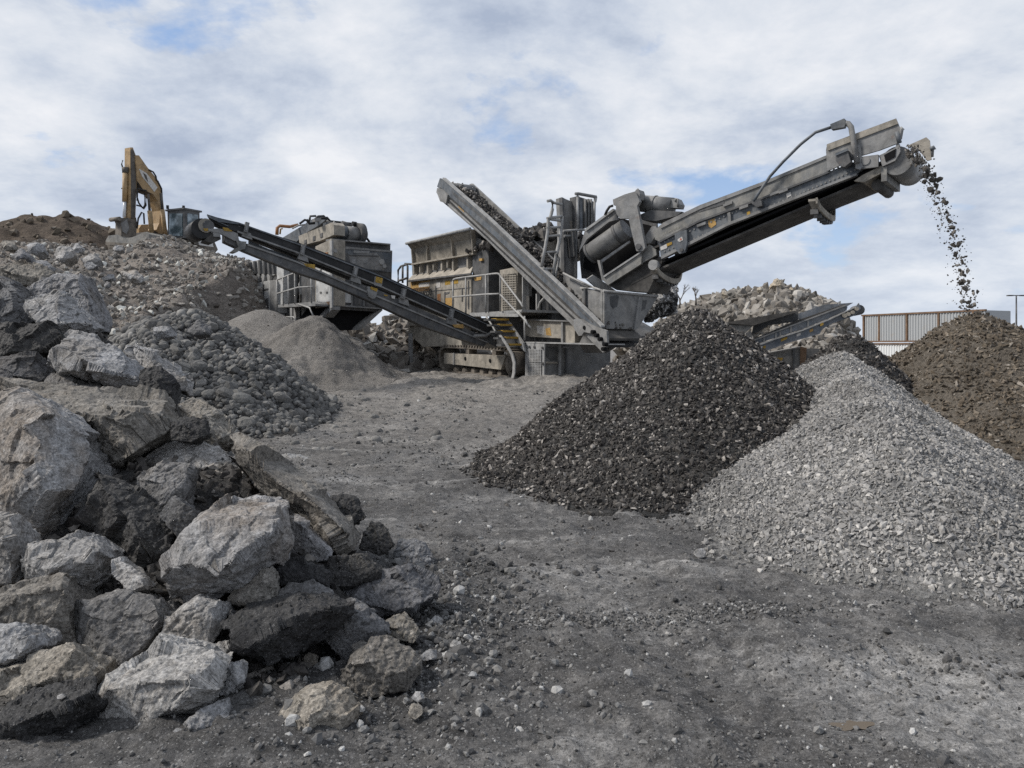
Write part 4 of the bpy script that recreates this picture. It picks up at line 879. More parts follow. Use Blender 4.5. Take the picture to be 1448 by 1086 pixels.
fr.side(BM(), A1((200, 742), (690, 700), (690, 706), (200, 749)), -0.012, 0.02).done('panel_seam', M['darks'], bp)
for x0, y0, y1 in ((365, 690, 870), (448, 745, 900), (668, 640, 900), (610, 705, 830)):
    fr.side(BM(), A1((x0, y0), (x0 + 8, y0 - 1), (x0 + 8, y1), (x0, y1)), -0.02, 0.02).done('panel_seam', M['darks'], bp)
fr.side(BM(), A1((450, 748), (498, 740), (494, 756), (462, 768)), -0.012, 0.02).done('door_handle', M['darks'], bp)
org = S(A1((248, 780))[0], -0.008); q = S(A1((340, 772))[0], -0.008)
text_mesh('lettering', '4550', 0.34, M['ink'], bp, fr, org, q - org, (0, 0, 1))
sd('lower_panel', A7((500, 330), (1010, 330), (1010, 600), (880, 528), (512, 528)), 0.06, 0.4, 'beige')
sd('chute', A7((512, 526), (880, 526), (915, 650), (650, 662), (590, 610)), 0.0, 1.3, 'beige')
r = BM(); p0 = S(A7((530, 545))[0], -0.05); p1 = S(A7((530, 780))[0], -0.05); r.box(p0.x - .06, p0.x + .06, -.11, .01, p1.z - .2, p0.z + 0.05); r.done('support_leg', M['light'], CR)
sd('fuel_tank', A7((880, 575), (1000, 590), (1010, 650), (905, 650)), -0.02, 0.5, 'beige')
# column, engine bay, guards
sd('side_column', A1((713, 285), (862, 300), (862, 945), (713, 945)), 0.04, 0.9, 'darks')
sd('hopper_wing', A1((690, 157), (735, 222), (850, 292), (862, 312), (713, 300)), 0.0, 0.06, 'steel')
r = BM(); fr.side(r, A1((772, 432), (800, 430), (800, 452), (772, 455)), -0.03, 0.05); r.done('work_lamp', M['ochre'], CR)
sd('warning_sticker', A1((722, 610), (795, 600), (790, 630), (735, 640)), 0.025, 0.05, 'ochre')
fr.side(BM(), A1((866, 250), (1600, 560), (1600, 985), (866, 985)), 1.0, 1.1).done('engine_bay_wall', M['darks'], CR)
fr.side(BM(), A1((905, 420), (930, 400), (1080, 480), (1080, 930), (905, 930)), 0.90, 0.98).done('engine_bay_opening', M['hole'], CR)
sd('engine_bay_post', A1((1010, 480), (1024, 480), (1024, 930), (1010, 930)), 0.7, 0.8, 'steel')
gd = sd('radiator_guard', A1((966, 540), (1080, 517), (1132, 562), (1122, 945), (972, 925)), 0.0, 0.3, 'beige')
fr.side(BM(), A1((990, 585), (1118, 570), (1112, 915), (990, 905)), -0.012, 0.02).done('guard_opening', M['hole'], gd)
lt = BM()
for k in range(9):
    x = 992 + k * 15; fr.side(lt, A1((x, 580), (x + 5, 580), (x + 5, 912), (x, 912)), -0.03, -0.014)
for k in range(15):
    y = 590 + k * 22; fr.side(lt, A1((988, y), (1118, y - 4), (1118, y + 4), (988, y + 8)), -0.033, -0.017)
lt.done('guard_mesh', M['beige'], gd)
for x, y0, y1, w, m, b in ((1172, 600, 930, 8, 'rail', -0.1), (1208, 640, 780, 24, 'rail', 0.3), (1240, 700, 940, 40, 'darks', 0.7), (1300, 760, 945, 10, 'rail', 0.2), (1360, 760, 945, 60, 'steel', 0.8)):
    fr.side(BM(), A1((x, y0), (x + w, y0), (x + w, y1), (x, y1)), b, b + 0.12).done('pipe' if w < 30 else 'engine_cabinet', M[m], CR)
r = BM(); fr.tubeS(r, A1((1385, 790), (1340, 840), (1325, 890), (1335, 940)), 0.1, 0.03); r.done('hose', M['rail'], CR)
# deck and railing
dk = BM(); fr.side(dk, A2((356, 122), (740, 129), (740, 156), (360, 152)), -0.62, -0.55)
p0, p1 = S(A2((356, 122))[0], -0.6), S(A2((745, 126))[0], -0.6); dk.box(p0.x, p1.x + .1, -0.55, 1.0, p0.z - 0.09, p0.z - 0.02); deck = dk.done('deck', M['light'], CR)
rl = [((530, 640), (535, 628), (560, 618), (650, 604), (835, 584), (900, 574), (945, 571), (962, 578), (970, 592), (970, 925)), ((530, 790), (650, 780), (835, 765), (962, 760)),
      ((530, 640), (530, 890)), ((650, 604), (650, 945)), ((836, 584), (836, 935)),
      ((970, 592), (1120, 790), (1165, 850), (1177, 875), (1177, 915), (1168, 938)), ((970, 765), (1020, 820), (1100, 905), (1210, 1010), (1228, 1053))]
for pts in rl:
    r = BM(); fr.tubeS(r, A1(*pts), -0.62, 0.03, 6); r.done('handrail', M['rail'], deck)
st = BM(); fr.side(st, A2((598, 125), (632, 148), (776, 360), (790, 430), (762, 405), (690, 290)), -0.5, -0.44); stairs = st.done('stairs', M['light'], CR)
r = BM(); q = A2((588, 298), (640, 370), (685, 450), (704, 520), (700, 600), (690, 640)); r2 = [S(p, -1.05) for p in q]
r.sheet([[p + Vector((-.05, 0, 0)) for p in r2], [p + Vector((.07, 0, 0)) for p in r2]], (0, 0.03, 0)); r.done('stringer', M['light'], stairs)
for k, y in enumerate((175, 218, 268, 318, 372)):
    xl, xr = 545 + k * 14, 660 + k * 26
    a = S(A2((xr, y))[0], -0.5); r = BM(); r.box(a.x - 0.26, a.x, -1.15, -0.5, a.z - 0.05, a.z); tr = r.done('tread', M['darks'], stairs)
    r = BM(); r.box(a.x - 0.27, a.x + 0.015, -0.9, -0.48, a.z - 0.035, a.z + 0.02); r.done('tread_nosing', M['yellow'], tr)
for pts in (((485, 150), (535, 225), (555, 262), (570, 285)), ((735, 110), (800, 195), (838, 243)), ((790, 150), (790, 340))):
    r = BM(); fr.tubeS(r, A2(*pts), -0.6, 0.028, 6); r.done('handrail', M['rail'], stairs)
# undercarriage
out_ = A2((118, 520), (113, 460), (122, 405), (150, 386), (300, 390), (470, 402), (620, 412), (675, 430), (705, 480), (712, 540), (700, 600), (668, 642), (560, 630), (350, 608), (160, 594), (128, 560))
op = [S(p, -0.02) for p in out_]; cc_ = sum(op, Vector()) / len(op)
ip = [cc_ + Vector(((p.x - cc_.x) * 0.955, 0, (p.z - cc_.z) * 0.86)) for p in op]
tb = BM()
for i in range(len(op)):
    j = (i + 1) % len(op); q = [op[i], op[j], ip[j], ip[i]]; tb.poly(q, [p + Vector((0, 0.62, 0)) for p in q])
trk = tb.done('track', M['track'], CR)
sh = BM()
for i in range(len(op)):
    j = (i + 1) % len(op); L = (op[j] - op[i]).length; n = max(1, int(L / 0.17)); d = (op[j] - op[i]).normalized(); nn = Vector((d.z, 0, -d.x))
    if nn.dot(op[i] - cc_) < 0: nn = -nn
    for k in range(n):
        c = op[i] + d * (L * (k + .5) / n); q = [c - d * .035, c + d * .035, c + d * .03 + nn * .05, c - d * .03 + nn * .05]
        sh.poly([p + Vector((0, -.03, 0)) for p in q], [p + Vector((0, .68, 0)) for p in q])
sh.done('track_shoes', M['track'], trk)
tf = sd('track_frame', A2((155, 440), (232, 446), (640, 462), (602, 572), (235, 530), (155, 525)), -0.10, 0.6, 'beige', CR)
fr.side(BM(), A2((224, 440), (236, 440), (236, 535), (224, 533)), -0.13, 0.0).done('track_frame_rib', M['steel'], tf)
for x, y in ((320, 485), (515, 502)):
    r = BM(); c = S(A2((x, y))[0], -0.12); r.tube([c, c + Vector((0, .06, 0))], 0.06, 10); r.done('track_frame_hole', M['hole'], tf)
for x in (170, 240, 310, 380, 450, 520, 590):
    r = BM(); c = S(A2((x, 575 + (x - 170) * 0.06))[0], 0.0); r.tube([c, c + Vector((0, .4, 0))], 0.11, 12); r.done('track_roller', M['track'], trk)
r = BM(); c = S(A2((668, 525))[0], -0.08); r.tube([c, c + Vector((0, .1, 0))], 0.22, 16); r.tube([c + Vector((0, .08, 0)), c + Vector((0, .5, 0))], 0.36, 20); r.done('drive_sprocket', M['track'], trk)
for x in (350, 560):
    r = BM(); c = S(A2((x, 425))[0], 0.05); r.box(c.x - .1, c.x + .1, 0, .3, c.z - .12, c.z + .08); r.done('carrier_bracket', M['track'], trk)
fr.side(BM(), A2((-100, 250), (800, 250), (800, 420), (130, 400), (-40, 330)), 0.75, 2.4).done('chassis', M['darks'], CR)
sd('chassis', A1((700, 985), (1500, 985), (1500, 1180), (700, 1180)), 0.9, 2.3, 'darks')
fr.end(BM(), A5((130, 250), (470, 250), (480, 700), (0, 700), (0, 300)), -0.4, -0.6).done('rear_bulkhead', M['darks'], CR)
# lower frame and the box under it
sd('frame_beam', A2((795, 180), (1082, 188), (1082, 326), (832, 312), (795, 300)), 0.0, 0.5, 'beige')
sd('frame_beam', A2((1090, 190), (1185, 200), (1185, 362), (1090, 362)), 0.02, 0.6, 'beige')
sd('frame_flange', A2((750, 174), (1200, 186), (1200, 196), (750, 183)), -0.08, 0.1, 'steel')
sd('frame_flange', A2((1076, 188), (1090, 188), (1090, 362), (1076, 362)), -0.05, 0.3, 'steel')
sd('frame_flange', A2((788, 352), (1420, 368), (1420, 378), (788, 362)), -0.34, 0.3, 'light')
sd('frame_wall', A2((780, 300), (1100, 320), (1100, 365), (780, 360)), 0.2, 0.6, 'darks')
sd('worn_sticker', A2((885, 225), (948, 232), (940, 300), (890, 285)), -0.006, 0.02, 'white')
sd('worn_sticker', A2((955, 250), (990, 240), (1000, 305), (960, 300)), -0.007, 0.02, 'ochre')
for x0 in (830, 870, 930): 
    r = BM(); fr.tubeS(r, A2((x0, 310), (x0 + 4, 355)), 0.1, 0.025, 6); r.done('hose', M['darks'], CR)
bq = [S(p, -0.32) for p in A2((800, 366), (944, 371), (941, 684), (797, 640))]
r = BM(); r.poly(bq, [p + Vector((0, 2.3, 0)) for p in bq]); bx = r.done('radiator_box', M['steel'], CR)
fr.side(BM(), A2((796, 364), (946, 369), (942, 688), (794, 642)), -0.36, -0.325).done('box_cover', M['light'], bx)
for y0, y1 in ((410, 510), (522, 622)):
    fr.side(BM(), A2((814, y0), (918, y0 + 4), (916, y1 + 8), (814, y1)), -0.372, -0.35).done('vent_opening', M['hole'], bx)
    lt = BM()
    for k in range(9): fr.side(lt, A2((814 + k * 12, y0), (820 + k * 12, y0), (820 + k * 12, y1 + 6), (814 + k * 12, y1 + 6)), -0.388, -0.374)
    for k in range(9): fr.side(lt, A2((812, y0 + k * 11.5), (920, y0 + k * 11.5 + 4), (920, y0 + k * 11.5 + 9), (812, y0 + k * 11.5 + 5)), -0.39, -0.376)
    lt.done('vent_mesh', M['light'], bx)
for p in ((822, 392), (862, 394), (925, 400), (925, 522), (860, 648), (920, 655)):
    r = BM(); c = S(A2(p)[0], -0.40); r.tube([c, c + Vector((0, .04, 0))], 0.035, 8); r.done('bolt', M['darks'], bx)
a1 = bq[1].x + 0.004
def eb(nm, pts, mat, t=0.03, par=bx): return fr.end(BM(), A2(*pts), a1 + t, a1, ).done(nm, M[mat], par)
eb('corner_post', ((1062, 372), (1078, 372), (1078, 668), (1062, 668)), 'light', 0.06)
eb('worn_patch', ((955, 392), (1040, 398), (1050, 430), (1040, 498), (1000, 500), (960, 470)), 'darks', 0.012)
eb('box_rail', ((955, 508), (1050, 510), (1050, 525), (955, 522)), 'beige', 0.05)
eb('box_rib', ((1112, 400), (1126, 400), (1126, 600), (1112, 600)), 'darks', 0.03)
eb('box_rib', ((1090, 388), (1140, 390), (1140, 402), (1090, 400)), 'light', 0.04)

# receiving bin at the front end
s0 = [S(p, 0.0) for p in A5((255, 222), (462, 252), (466, 572), (262, 497))]
ac = s0[1].x
r = BM(); r.poly(s0, [p + Vector((0, .06, 0)) for p in s0]); bn = r.done('receiving_bin', M['steel'], CR)
ew = [E(p, ac) for p in A5((464, 252), (908, 293), (888, 332), (732, 577), (466, 572))]
r = BM(); r.poly(ew, [p + Vector((-.06, 0, 0)) for p in ew]); r.done('bin_end_wall', M['steel'], bn)
r = BM(); bk = [E(p, ac - 1.2) for p in A5((300, 150), (355, 112), (470, 190), (562, 258), (430, 262))]; r.poly(bk, [p + Vector((-.05, 0, 0)) for p in bk]); r.done('bin_liner', M['light'], bn)
r = BM(); r.sheet([[Vector((ac - 1.1, 0.1, s0[0].z - .9)), Vector((ac - 1.1, 2.2, s0[0].z - .9))], [Vector((ac - .1, 0.1, s0[0].z - 1.3)), Vector((ac - .1, 2.2, s0[0].z - 1.3))]], (0, 0, .05)); r.done('bin_floor', M['darks'], bn)
for pts in (((100, 98), (200, 150), (348, 218), (246, 224)), ((348, 218), (440, 250))):
    r = BM(); fr.tubeS(r, A5(*pts), -0.04, 0.03, 6); r.done('bin_rim', M['rail'], bn)
r = BM(); r.tube([E(p, ac + .03) for p in A5((440, 250), (560, 262), (906, 294))], 0.035, 6); r.done('bin_rim', M['rail'], bn)
sd('bin_wing', A5((100, 100), (200, 150), (345, 220), (262, 230), (262, 490), (190, 440), (100, 240)), 0.12, 0.2, 'steel', bn)
for x in (272, 418, 436):
    fr.side(BM(), A5((x, 235), (x + 14, 237), (x + 14, 545), (x, 540)), -0.07, 0.0).done('bin_rib', M['steel' if x > 300 else 'darks'], bn)
for pts in (((500, 300), (560, 285), (575, 300), (560, 380), (525, 400), (505, 370)), ((780, 330), (812, 330), (800, 400), (770, 420))):
    q = [E(p, ac + .012) for p in A5(*pts)]; r = BM(); r.poly(q, [p + Vector((-.03, 0, 0)) for p in q]); r.done('worn_patch', M['darks'], bn)
fr.end(BM(), A5((745, 300), (760, 300), (722, 575), (706, 575)), ac + .05, ac).done('bin_rib', M['steel'], bn)
r = BM(); q = [E(p, ac - .3) for p in A5((478, 575), (720, 580), (600, 700), (470, 780), (420, 700))]; r.poly(q, [p + Vector((-.9, 0, 0)) for p in q]); r.done('tail_housing', M['darks'], CR)
fr.end(BM(), A5((560, 600), (700, 590), (600, 690), (500, 760)), ac - .2, ac - .28).done('tail_chute', M['steel'], CR)

# tower with ladder behind the loaded conveyor
tw = fr.end(BM(), A6((760, 65), (800, 85), (850, 105), (912, 76), (912, 900), (780, 900), (772, 300)), 0.2, -0.1).done('tower', M['steel'], CR)
def et(nm, pts, a0, a1, mat): return fr.end(BM(), A6(*pts), a0, a1).done(nm, M[mat], tw)
et('tower_flange', ((758, 64), (776, 72), (790, 300), (800, 890), (782, 890), (770, 300)), 0.34, 0.2, 'darks')
et('tower_flange', ((896, 400), (916, 400), (916, 890), (896, 890)), 0.36, 0.2, 'steel')
et('tower_stiffener', ((915, 52), (938, 56), (938, 390), (915, 388)), 0.45, 0.1, 'darks')
et('tower_stiffener', ((940, 62), (968, 70), (968, 388), (940, 390)), 0.35, 0.1, 'navy')
et('tower_back_wall', ((968, 70), (1090, 112), (1090, 345), (968, 392)), 0.1, 0.0, 'darks')
for x in (1000, 1030, 1060): et('tower_rib', ((x, 80), (x + 8, 84), (x + 8, 370), (x, 375)), 0.2, 0.1, 'steel')
et('tower_dust_patch', ((840, 305), (885, 305), (890, 420), (850, 420)), 0.215, 0.2, 'beige')
et('tower_plate', ((866, 405), (880, 405), (905, 640), (885, 672)), 0.5, 0.2, 'darks')
for pts, w in ((((895, 30), (920, 28), (1108, 62)), .045), (((918, 30), (918, 390)), .035), (((1094, 60), (1088, 345)), .035), (((770, 410), (900, 400), (1000, 398), (1040, 420)), .035), (((780, 462), (845, 462)), .04), (((1110, 62), (1100, 115)), .03)):
    r = BM(); r.tube([E(p, 0.5) for p in A6(*pts)], w, 6); r.done('tower_rail', M['rail'] if w < .04 else M['steel'], tw)
ld = BM(); LB = 0.55
fr.tubeE(ld, A6((610, 105), (640, 98), (662, 112), (660, 190), (640, 268), (618, 290), (612, 420), (590, 560), (548, 778)), LB, 0.045, 6)
fr.tubeE(ld, A6((758, 262), (756, 330), (740, 470), (700, 660), (662, 884)), LB, 0.05, 6)
fr.tubeE(ld, A6((662, 118), (756, 138)), LB, 0.04, 6); fr.tubeE(ld, A6((606, 282), (690, 270), (756, 258)), LB, 0.045, 6); fr.tubeE(ld, A6((640, 290), (750, 306)), LB, 0.04, 6)
ladder = ld.done('ladder', M['rail'], CR)
for pts in (((606, 465), (745, 452)), ((595, 628), (705, 622)), ((570, 796), (675, 798)), ((600, 375), (745, 370))):
    r = BM(); fr.tubeE(r, A6(*pts), LB, 0.035, 6); r.done('rung', M['rail'], ladder)
fr.tubeE(BM(), A6((700, 640), (730, 690), (690, 880)), LB + .1, 0.03, 6).done('ladder_brace', M['rail'], ladder)
fr.end(BM(), A6((440, 520), (770, 500), (775, 900), (640, 880)), -2.2, -3.2).done('crusher_box', M['steel'], CR)
fr.end(BM(), A6((615, 500), (700, 495), (700, 620), (610, 620)), -2.1, -2.2).done('crusher_box_panel', M['beige'], CR)
fr.side(BM(), A6((430, 430), (760, 470), (780, 900), (560, 900)), 2.0, 2.4).done('hopper_far_wall', M['darks'], CR)
# rail at the far left end
for pts in (((20, 660), (20, 540), (45, 505), (90, 490), (108, 500), (108, 690)), ((62, 500), (62, 660)), ((20, 640), (100, 615)), ((85, 480), (145, 485))):
    r = BM(); fr.tubeS(r, A1(*pts), 0.5, 0.045, 6); r.done('end_rail', M['darks'], CR)

# ---- loaded inclined conveyor along the near side
ub, lb = -0.34, -0.30
ucv = fr.side(BM(), [(622, 252), (632, 256), (690, 309), (808, 421), (852, 464), (842, 470), (792, 421), (690, 326), (618, 264)], ub, ub + .07).done('inclined_conveyor', M['navy'], CR)
fr.side(BM(), [(618, 266), (690, 328), (792, 423), (842, 472), (818, 468), (769, 421), (690, 341), (624, 284), (617, 272)], lb, lb + .07).done('lower_channel', M['steel'], ucv)
for off, w, b in ((0, 2.6, ub - .05), (30.0, 2.2, lb - .04)):
    fr.side(BM(), [(626, 251 + off), (690, 307 + off), (808, 418.5 + off), (850, 460 + off), (850, 460 + off + w), (808, 418.5 + off + w), (690, 307 + off + w), (626, 251 + off + w)], b, b + .12).done('conveyor_flange', M['light'], ucv)
fr.side(BM(), [(640, 271), (690, 312), (806, 423), (838, 454), (838, 457), (806, 427), (690, 316), (640, 275)], ub - .01, ub).done('conveyor_groove', M['darks'], ucv)
for x, y, w, m in ((648, 296, 8, 'ochre'), (738, 369, 7, 'white'), (748, 379, 9, 'white'), (700, 333, 4, 'white'), (763, 394, 4, 'white'), (806, 441, 6, 'ochre')):
    fr.side(BM(), [(x, y - 9), (x + w, y - 9 + w * .93), (x + w, y - 3 + w * .93), (x, y - 3)], lb - .006, lb).done('worn_sticker', M[m], ucv)
far = fr.side(BM(), A3((342, 100), (352, 97), (480, 215), (640, 365), (775, 492), (800, 520), (770, 520), (630, 385), (470, 235), (338, 118)), 0.95, 1.02); far.done('far_side_board', M['steel'], ucv)
n0, n1 = S((622, 254), ub), S((852, 464), ub); f0 = Vector((n0.x, .98, n0.z)); f1 = Vector((n1.x, .98, n1.z))
dn = Vector((0, 0, -.24)); r = BM(); r.sheet([[n0 + dn, f0 + dn], [n1 + dn, f1 + dn]], (0, 0, -.06)); r.done('conveyor_belt', M['belt'], ucv)
dn = Vector((0, 0, -.42)); r = BM(); r.sheet([[n0 + dn, f0 + dn], [n1 + dn, f1 + dn]], (0, 0, -.05)); r.done('return_belt', M['rubber'], ucv)
r = BM(); c = n0 + Vector((.12, .05, -.28)); r.tube([c, c + Vector((0, 1.15, 0))], 0.2, 16); r.done('head_roller', M['drum'], ucv)
fr.side(BM(), A3((192, 118), (215, 125), (240, 150), (232, 190), (205, 180), (190, 140)), ub - .05, ub + .1).done('head_bearing', M['steel'], ucv)
fr.side(BM(), A5((188, 492), (240, 488), (300, 540), (345, 590), (340, 612), (275, 600), (255, 630), (230, 632), (192, 575)), ub - .12, ub + .05).done('tail_bearing', M['steel'], ucv)
tp = fr.side(BM(), A5((260, 492), (340, 540), (468, 588), (474, 690), (438, 778), (290, 628)), ub - .03, ub + .03).done('tail_plate', M['steel'], ucv)
for p in ((275, 562), (340, 600), (368, 628), (400, 660), (430, 745), (440, 705)):
    r = BM(); c = S(A5(p)[0], ub - .14); r.tube([c, c + Vector((0, .12, 0))], 0.05, 8); r.done('bolt', M['hole'], tp)
# the stone riding on it
rng = np.random.default_rng(91); n = 2600; tt = rng.random(n) * 0.97; w = rng.random(n)
base = np.array(n0)[None] * (1 - tt)[:, None] + np.array(n1)[None] * tt[:, None]
base[:, 1] = ub + .10 + w * 1.10; base[:, 2] += -.20 + .20 * np.sin(np.pi * w) * rng.random(n) ** .5
sz = lognorm(n, .055, .35, rng, .025, .13)
o = link('gravel_load', arr_mesh('gravel_load', stones(base, sz, CHUNK, rng, 0)), (M['s_black'],)); o.matrix_world = Matrix.Translation(fr.O) @ Matrix.Rotation(fr.deg, 4, 'Z')
tag(o, 'dark crushed stone riding up the inclined conveyor of the crusher', 'gravel', None, 'stuff')
# heap of feed standing in the crusher's hopper
rng = np.random.default_rng(92); n = 900
c0 = E(A6((620, 470))[0], -2.6); q = np.stack([c0.x - 1.6 + rng.random(n) * 2.6, c0.y - 2.2 + rng.random(n) * 4.4, np.zeros(n)], 1)
q[:, 2] = c0.z - .55 + .78 * np.exp(-((q[:, 1] - c0.y) / 1.7) ** 2 - ((q[:, 0] - c0.x) / 1.3) ** 2) + .1 * rng.random(n)
o = link('feed_rubble', arr_mesh('feed_rubble', stones(q, lognorm(n, .14, .4, rng, .06, .4), CHUNK, rng, 0)), (M['s_black'],)); o.matrix_world = Matrix.Translation(fr.O) @ Matrix.Rotation(fr.deg, 4, 'Z')
tag(o, 'dark rubble heaped in the crusher hopper behind the ladder', 'rubble', None, 'stuff')

# ---- the long raised discharge conveyor (a part with its own heading, so its pieces are built through a second frame)
f3 = Fr((2.84, 20.5, 0.66), -36.0); K = Z(780, 150, 2.4133); K5 = Z(1140, 150, 5.569); K9 = Z(920, 290, 9.871)
dc = empty('discharge_conveyor', (0, 0, 0)); dc.parent = CR; dc.matrix_world = Matrix.Translation(f3.O) @ Matrix.Rotation(f3.deg, 4, 'Z')
bpy.context.view_layer.update(); dc.matrix_parent_inverse = Matrix(); dc.matrix_basis = (Matrix.Translation(fr.O) @ Matrix.Rotation(fr.deg, 4, 'Z')).inverted() @ Matrix.Translation(f3.O) @ Matrix.Rotation(f3.deg, 4, 'Z')
def ds(nm, pts, b0, b1, mat): return f3.side(BM(), pts, b0, b1).done(nm, M[mat], dc)
WD = 1.45
ds('side_hood', K((350, 425), (380, 398), (505, 338), (720, 258), (937, 168), (948, 222), (720, 312), (505, 390), (368, 462), (352, 455)), 0.0, 0.06, 'hood')
ds('hood_bevel', K((380, 398), (505, 338), (720, 258), (937, 168), (937, 178), (720, 270), (505, 352), (372, 418)), -0.03, 0.05, 'steel')
ds('side_web', K((366, 463), (505, 391), (720, 313), (948, 223), (1060, 180), (1062, 215), (1040, 232), (900, 285), (760, 342), (600, 402), (372, 516)), 0.02, 0.10, 'navy')
bt0 = BM().tube([(0, 0, 0), (0, .03, 0)], .022, 6).done('bolt', M['steel'], dc)
for k in range(92):
    tq = (k // 2) / 45; x = 385 + 650 * tq; y = 463 - (x - 366) * .412 + (8, 40)[k % 2] - 10 * tq
    b_ = bt0 if k == 0 else bt0.copy()
    if k: COL.objects.link(b_)
    b_.location = f3.S(K((x, y))[0], .0)
ds('web_flange', K((372, 512), (600, 398), (900, 281), (1040, 229), (1040, 236), (900, 290), (600, 408), (374, 522)), -0.04, 0.12, 'steel')
ds('web_flange', K((366, 460), (505, 388), (720, 310), (948, 221), (948, 227), (720, 317), (505, 395), (366, 467)), -0.04, 0.06, 'darks')
ds('head_board', K((936, 150), (940, 130), (1175, 42), (1192, 82), (1180, 127), (1120, 150), (1060, 168), (940, 222)), -0.06, 0.0, 'steel')
ds('head_board_lip', K((938, 132), (1175, 42), (1182, 60), (942, 152)), -0.09, -0.06, 'beige')
ds('side_opening', K((500, 352), (588, 320), (588, 336), (502, 362)), -0.012, 0.0, 'darks')
far_b = WD + .05
ds('far_side_board', K5((800, 310), (945, 245), (972, 270), (985, 420), (950, 430), (880, 340)), far_b, far_b + .06, 'beige')
ds('far_side_web', K((420, 480), (1225, 215), (1225, 250), (420, 560)), far_b, far_b + .08, 'darks')
# belts: carrying run between the boards, return run hanging below
c0, c1 = f3.S(K((372, 470))[0], 0), f3.S(K((1195, 160))[0], 0)
def run(nm, dz, b0, b1, th, mat, a_in=0.0, a_out=0.0):
    d = (c1 - c0); p0 = c0 + d * a_in; p1 = c1 + d * a_out; q = BM()
    q.sheet([[Vector((p0.x, b0, p0.z + dz)), Vector((p0.x, b1, p0.z + dz))], [Vector((p1.x, b0, p1.z + dz)), Vector((p1.x, b1, p1.z + dz))]], (0, 0, -th)); return q.done(nm, M[mat], dc)
run('carrying_belt', 0.02, .1, WD, .05, 'belt', -.05)
w0, w1 = f3.S(K((378, 530))[0], .1), f3.S(K((1150, 205))[0], .1)
r = BM(); r.sheet([[Vector((w0.x - .9, .14, w0.z - .50)), Vector((w0.x - .9, WD, w0.z - .50))], [Vector((w0.x, .14, w0.z - .12)), Vector((w0.x, WD, w0.z - .12))], [Vector((w1.x, .14, w1.z - .06)), Vector((w1.x, WD, w1.z - .06))]], (0, 0, -.05)); r.done('return_belt', M['belt'], dc)
r = BM(); r.sheet([[Vector((w0.x, .12, w0.z + .02)), Vector((w0.x, WD, w0.z + .02))], [Vector((w1.x, .12, w1.z + .12)), Vector((w1.x, WD, w1.z + .12))]], (0, 0, -.05)); r.done('belly_plate', M['hole'], dc)
# head: pulley, scraper box, end bracket
c = f3.S(K5((690, 430))[0], 0.0); r = BM(); r.tube([c + Vector((.05, .04, 0)), c + Vector((.05, WD, 0))], 0.30, 24); r.done('head_pulley', M['drum'], dc)
ds('head_bracket', K5((570, 390), (700, 330), (712, 290), (735, 300), (740, 360), (700, 430), (600, 475)), -0.04, 0.03, 'steel')
ds('head_opening', K5((612, 385), (706, 335), (700, 400), (625, 440)), -0.055, -0.04, 'hole')
sc = [f3.S(p, .02) for p in K5((375, 590), (455, 600), (605, 520), (612, 485), (590, 470), (440, 545))]; r = BM(); r.poly(sc, [p + Vector((0, WD, 0)) for p in sc]); r.done('scraper_box', M['beige'], dc)
sp = f3.S(K5((610, 540))[0], 0.0); r = BM(); r.box(sp.x - .05, sp.x + .06, .0, WD, sp.z - .14, sp.z + .16); r.done('scraper_blade', M['hood'], dc)
c = f3.S(K5((560, 620))[0], 0.2); r = BM(); r.tube([c, c + Vector((0, WD - .3, 0))], 0.12, 12); r.done('snub_roller', M['belt'], dc)
bk = f3.S(K5((465, 430))[0], -0.1); r = BM(); r.tube([bk, bk + Vector((0, .12, 0))], 0.09, 14); r.box(bk.x - .18, bk.x + .25, -.08, .0, bk.z - .16, bk.z + .1); r.done('pulley_bearing', M['steel'], dc)
ds('bearing_plate', K5((395, 300), (425, 310), (445, 480), (420, 500), (385, 490)), -0.1, -0.05, 'light')
mo = ds('belt_motor', K5((232, 380), (320, 340), (350, 440), (300, 480), (262, 470), (232, 430)), -0.28, -0.06, 'darks')
f3.side(BM(), K5((228, 372), (326, 332), (328, 350), (232, 392)), -0.31, -0.28).done('motor_cover', M['navy'], mo)
# lamp arm over the head
am = BM(); f3.tubeS(am, K((690, 325), (700, 308), (715, 285), (745, 240), (790, 190), (850, 130), (900, 90), (955, 72)), -0.14, .035, 8); arm = am.done('guard_arm', M['navy'], dc)
f3.side(BM(), K((950, 62), (998, 42), (1004, 58), (998, 72), (955, 80)), -0.2, -0.06).done('arm_joint', M['navy'], arm)
r = BM(); f3.tubeS(r, K((998, 58), (1012, 60), (1022, 72), (1030, 120), (1042, 195)), -0.14, .06, 8); r.done('arm_post', M['steel'], arm)
f3.side(BM(), K((682, 318), (715, 322), (718, 340), (700, 345), (682, 332)), -0.16, -0.02).done('arm_foot', M['darks'], arm)
for pts in (((725, 205), (740, 230), (735, 260)),): pass
for q0, q1 in ((K5((712, 205), (735, 290)), -.05), (K5((975, 340), (1010, 325)), far_b)):
    r = BM(); f3.tubeS(r, [q0[0], q0[1]], q1, .05, 6); r.done('head_post', M['navy'], dc)
r = BM(); f3.tubeS(r, K5((735, 260), (748, 185), (762, 172)), -.02, .05, 6); r.done('head_post', M['light'], dc)
r = BM(); f3.tubeS(r, K5((985, 400), (990, 340), (1015, 325)), far_b + .05, .05, 6); r.done('head_post', M['steel'], dc)
r = BM(); f3.tubeS(r, K5((860, 585), (950, 545)), WD, .03, 6); r.done('stay_rod', M['light'], dc)
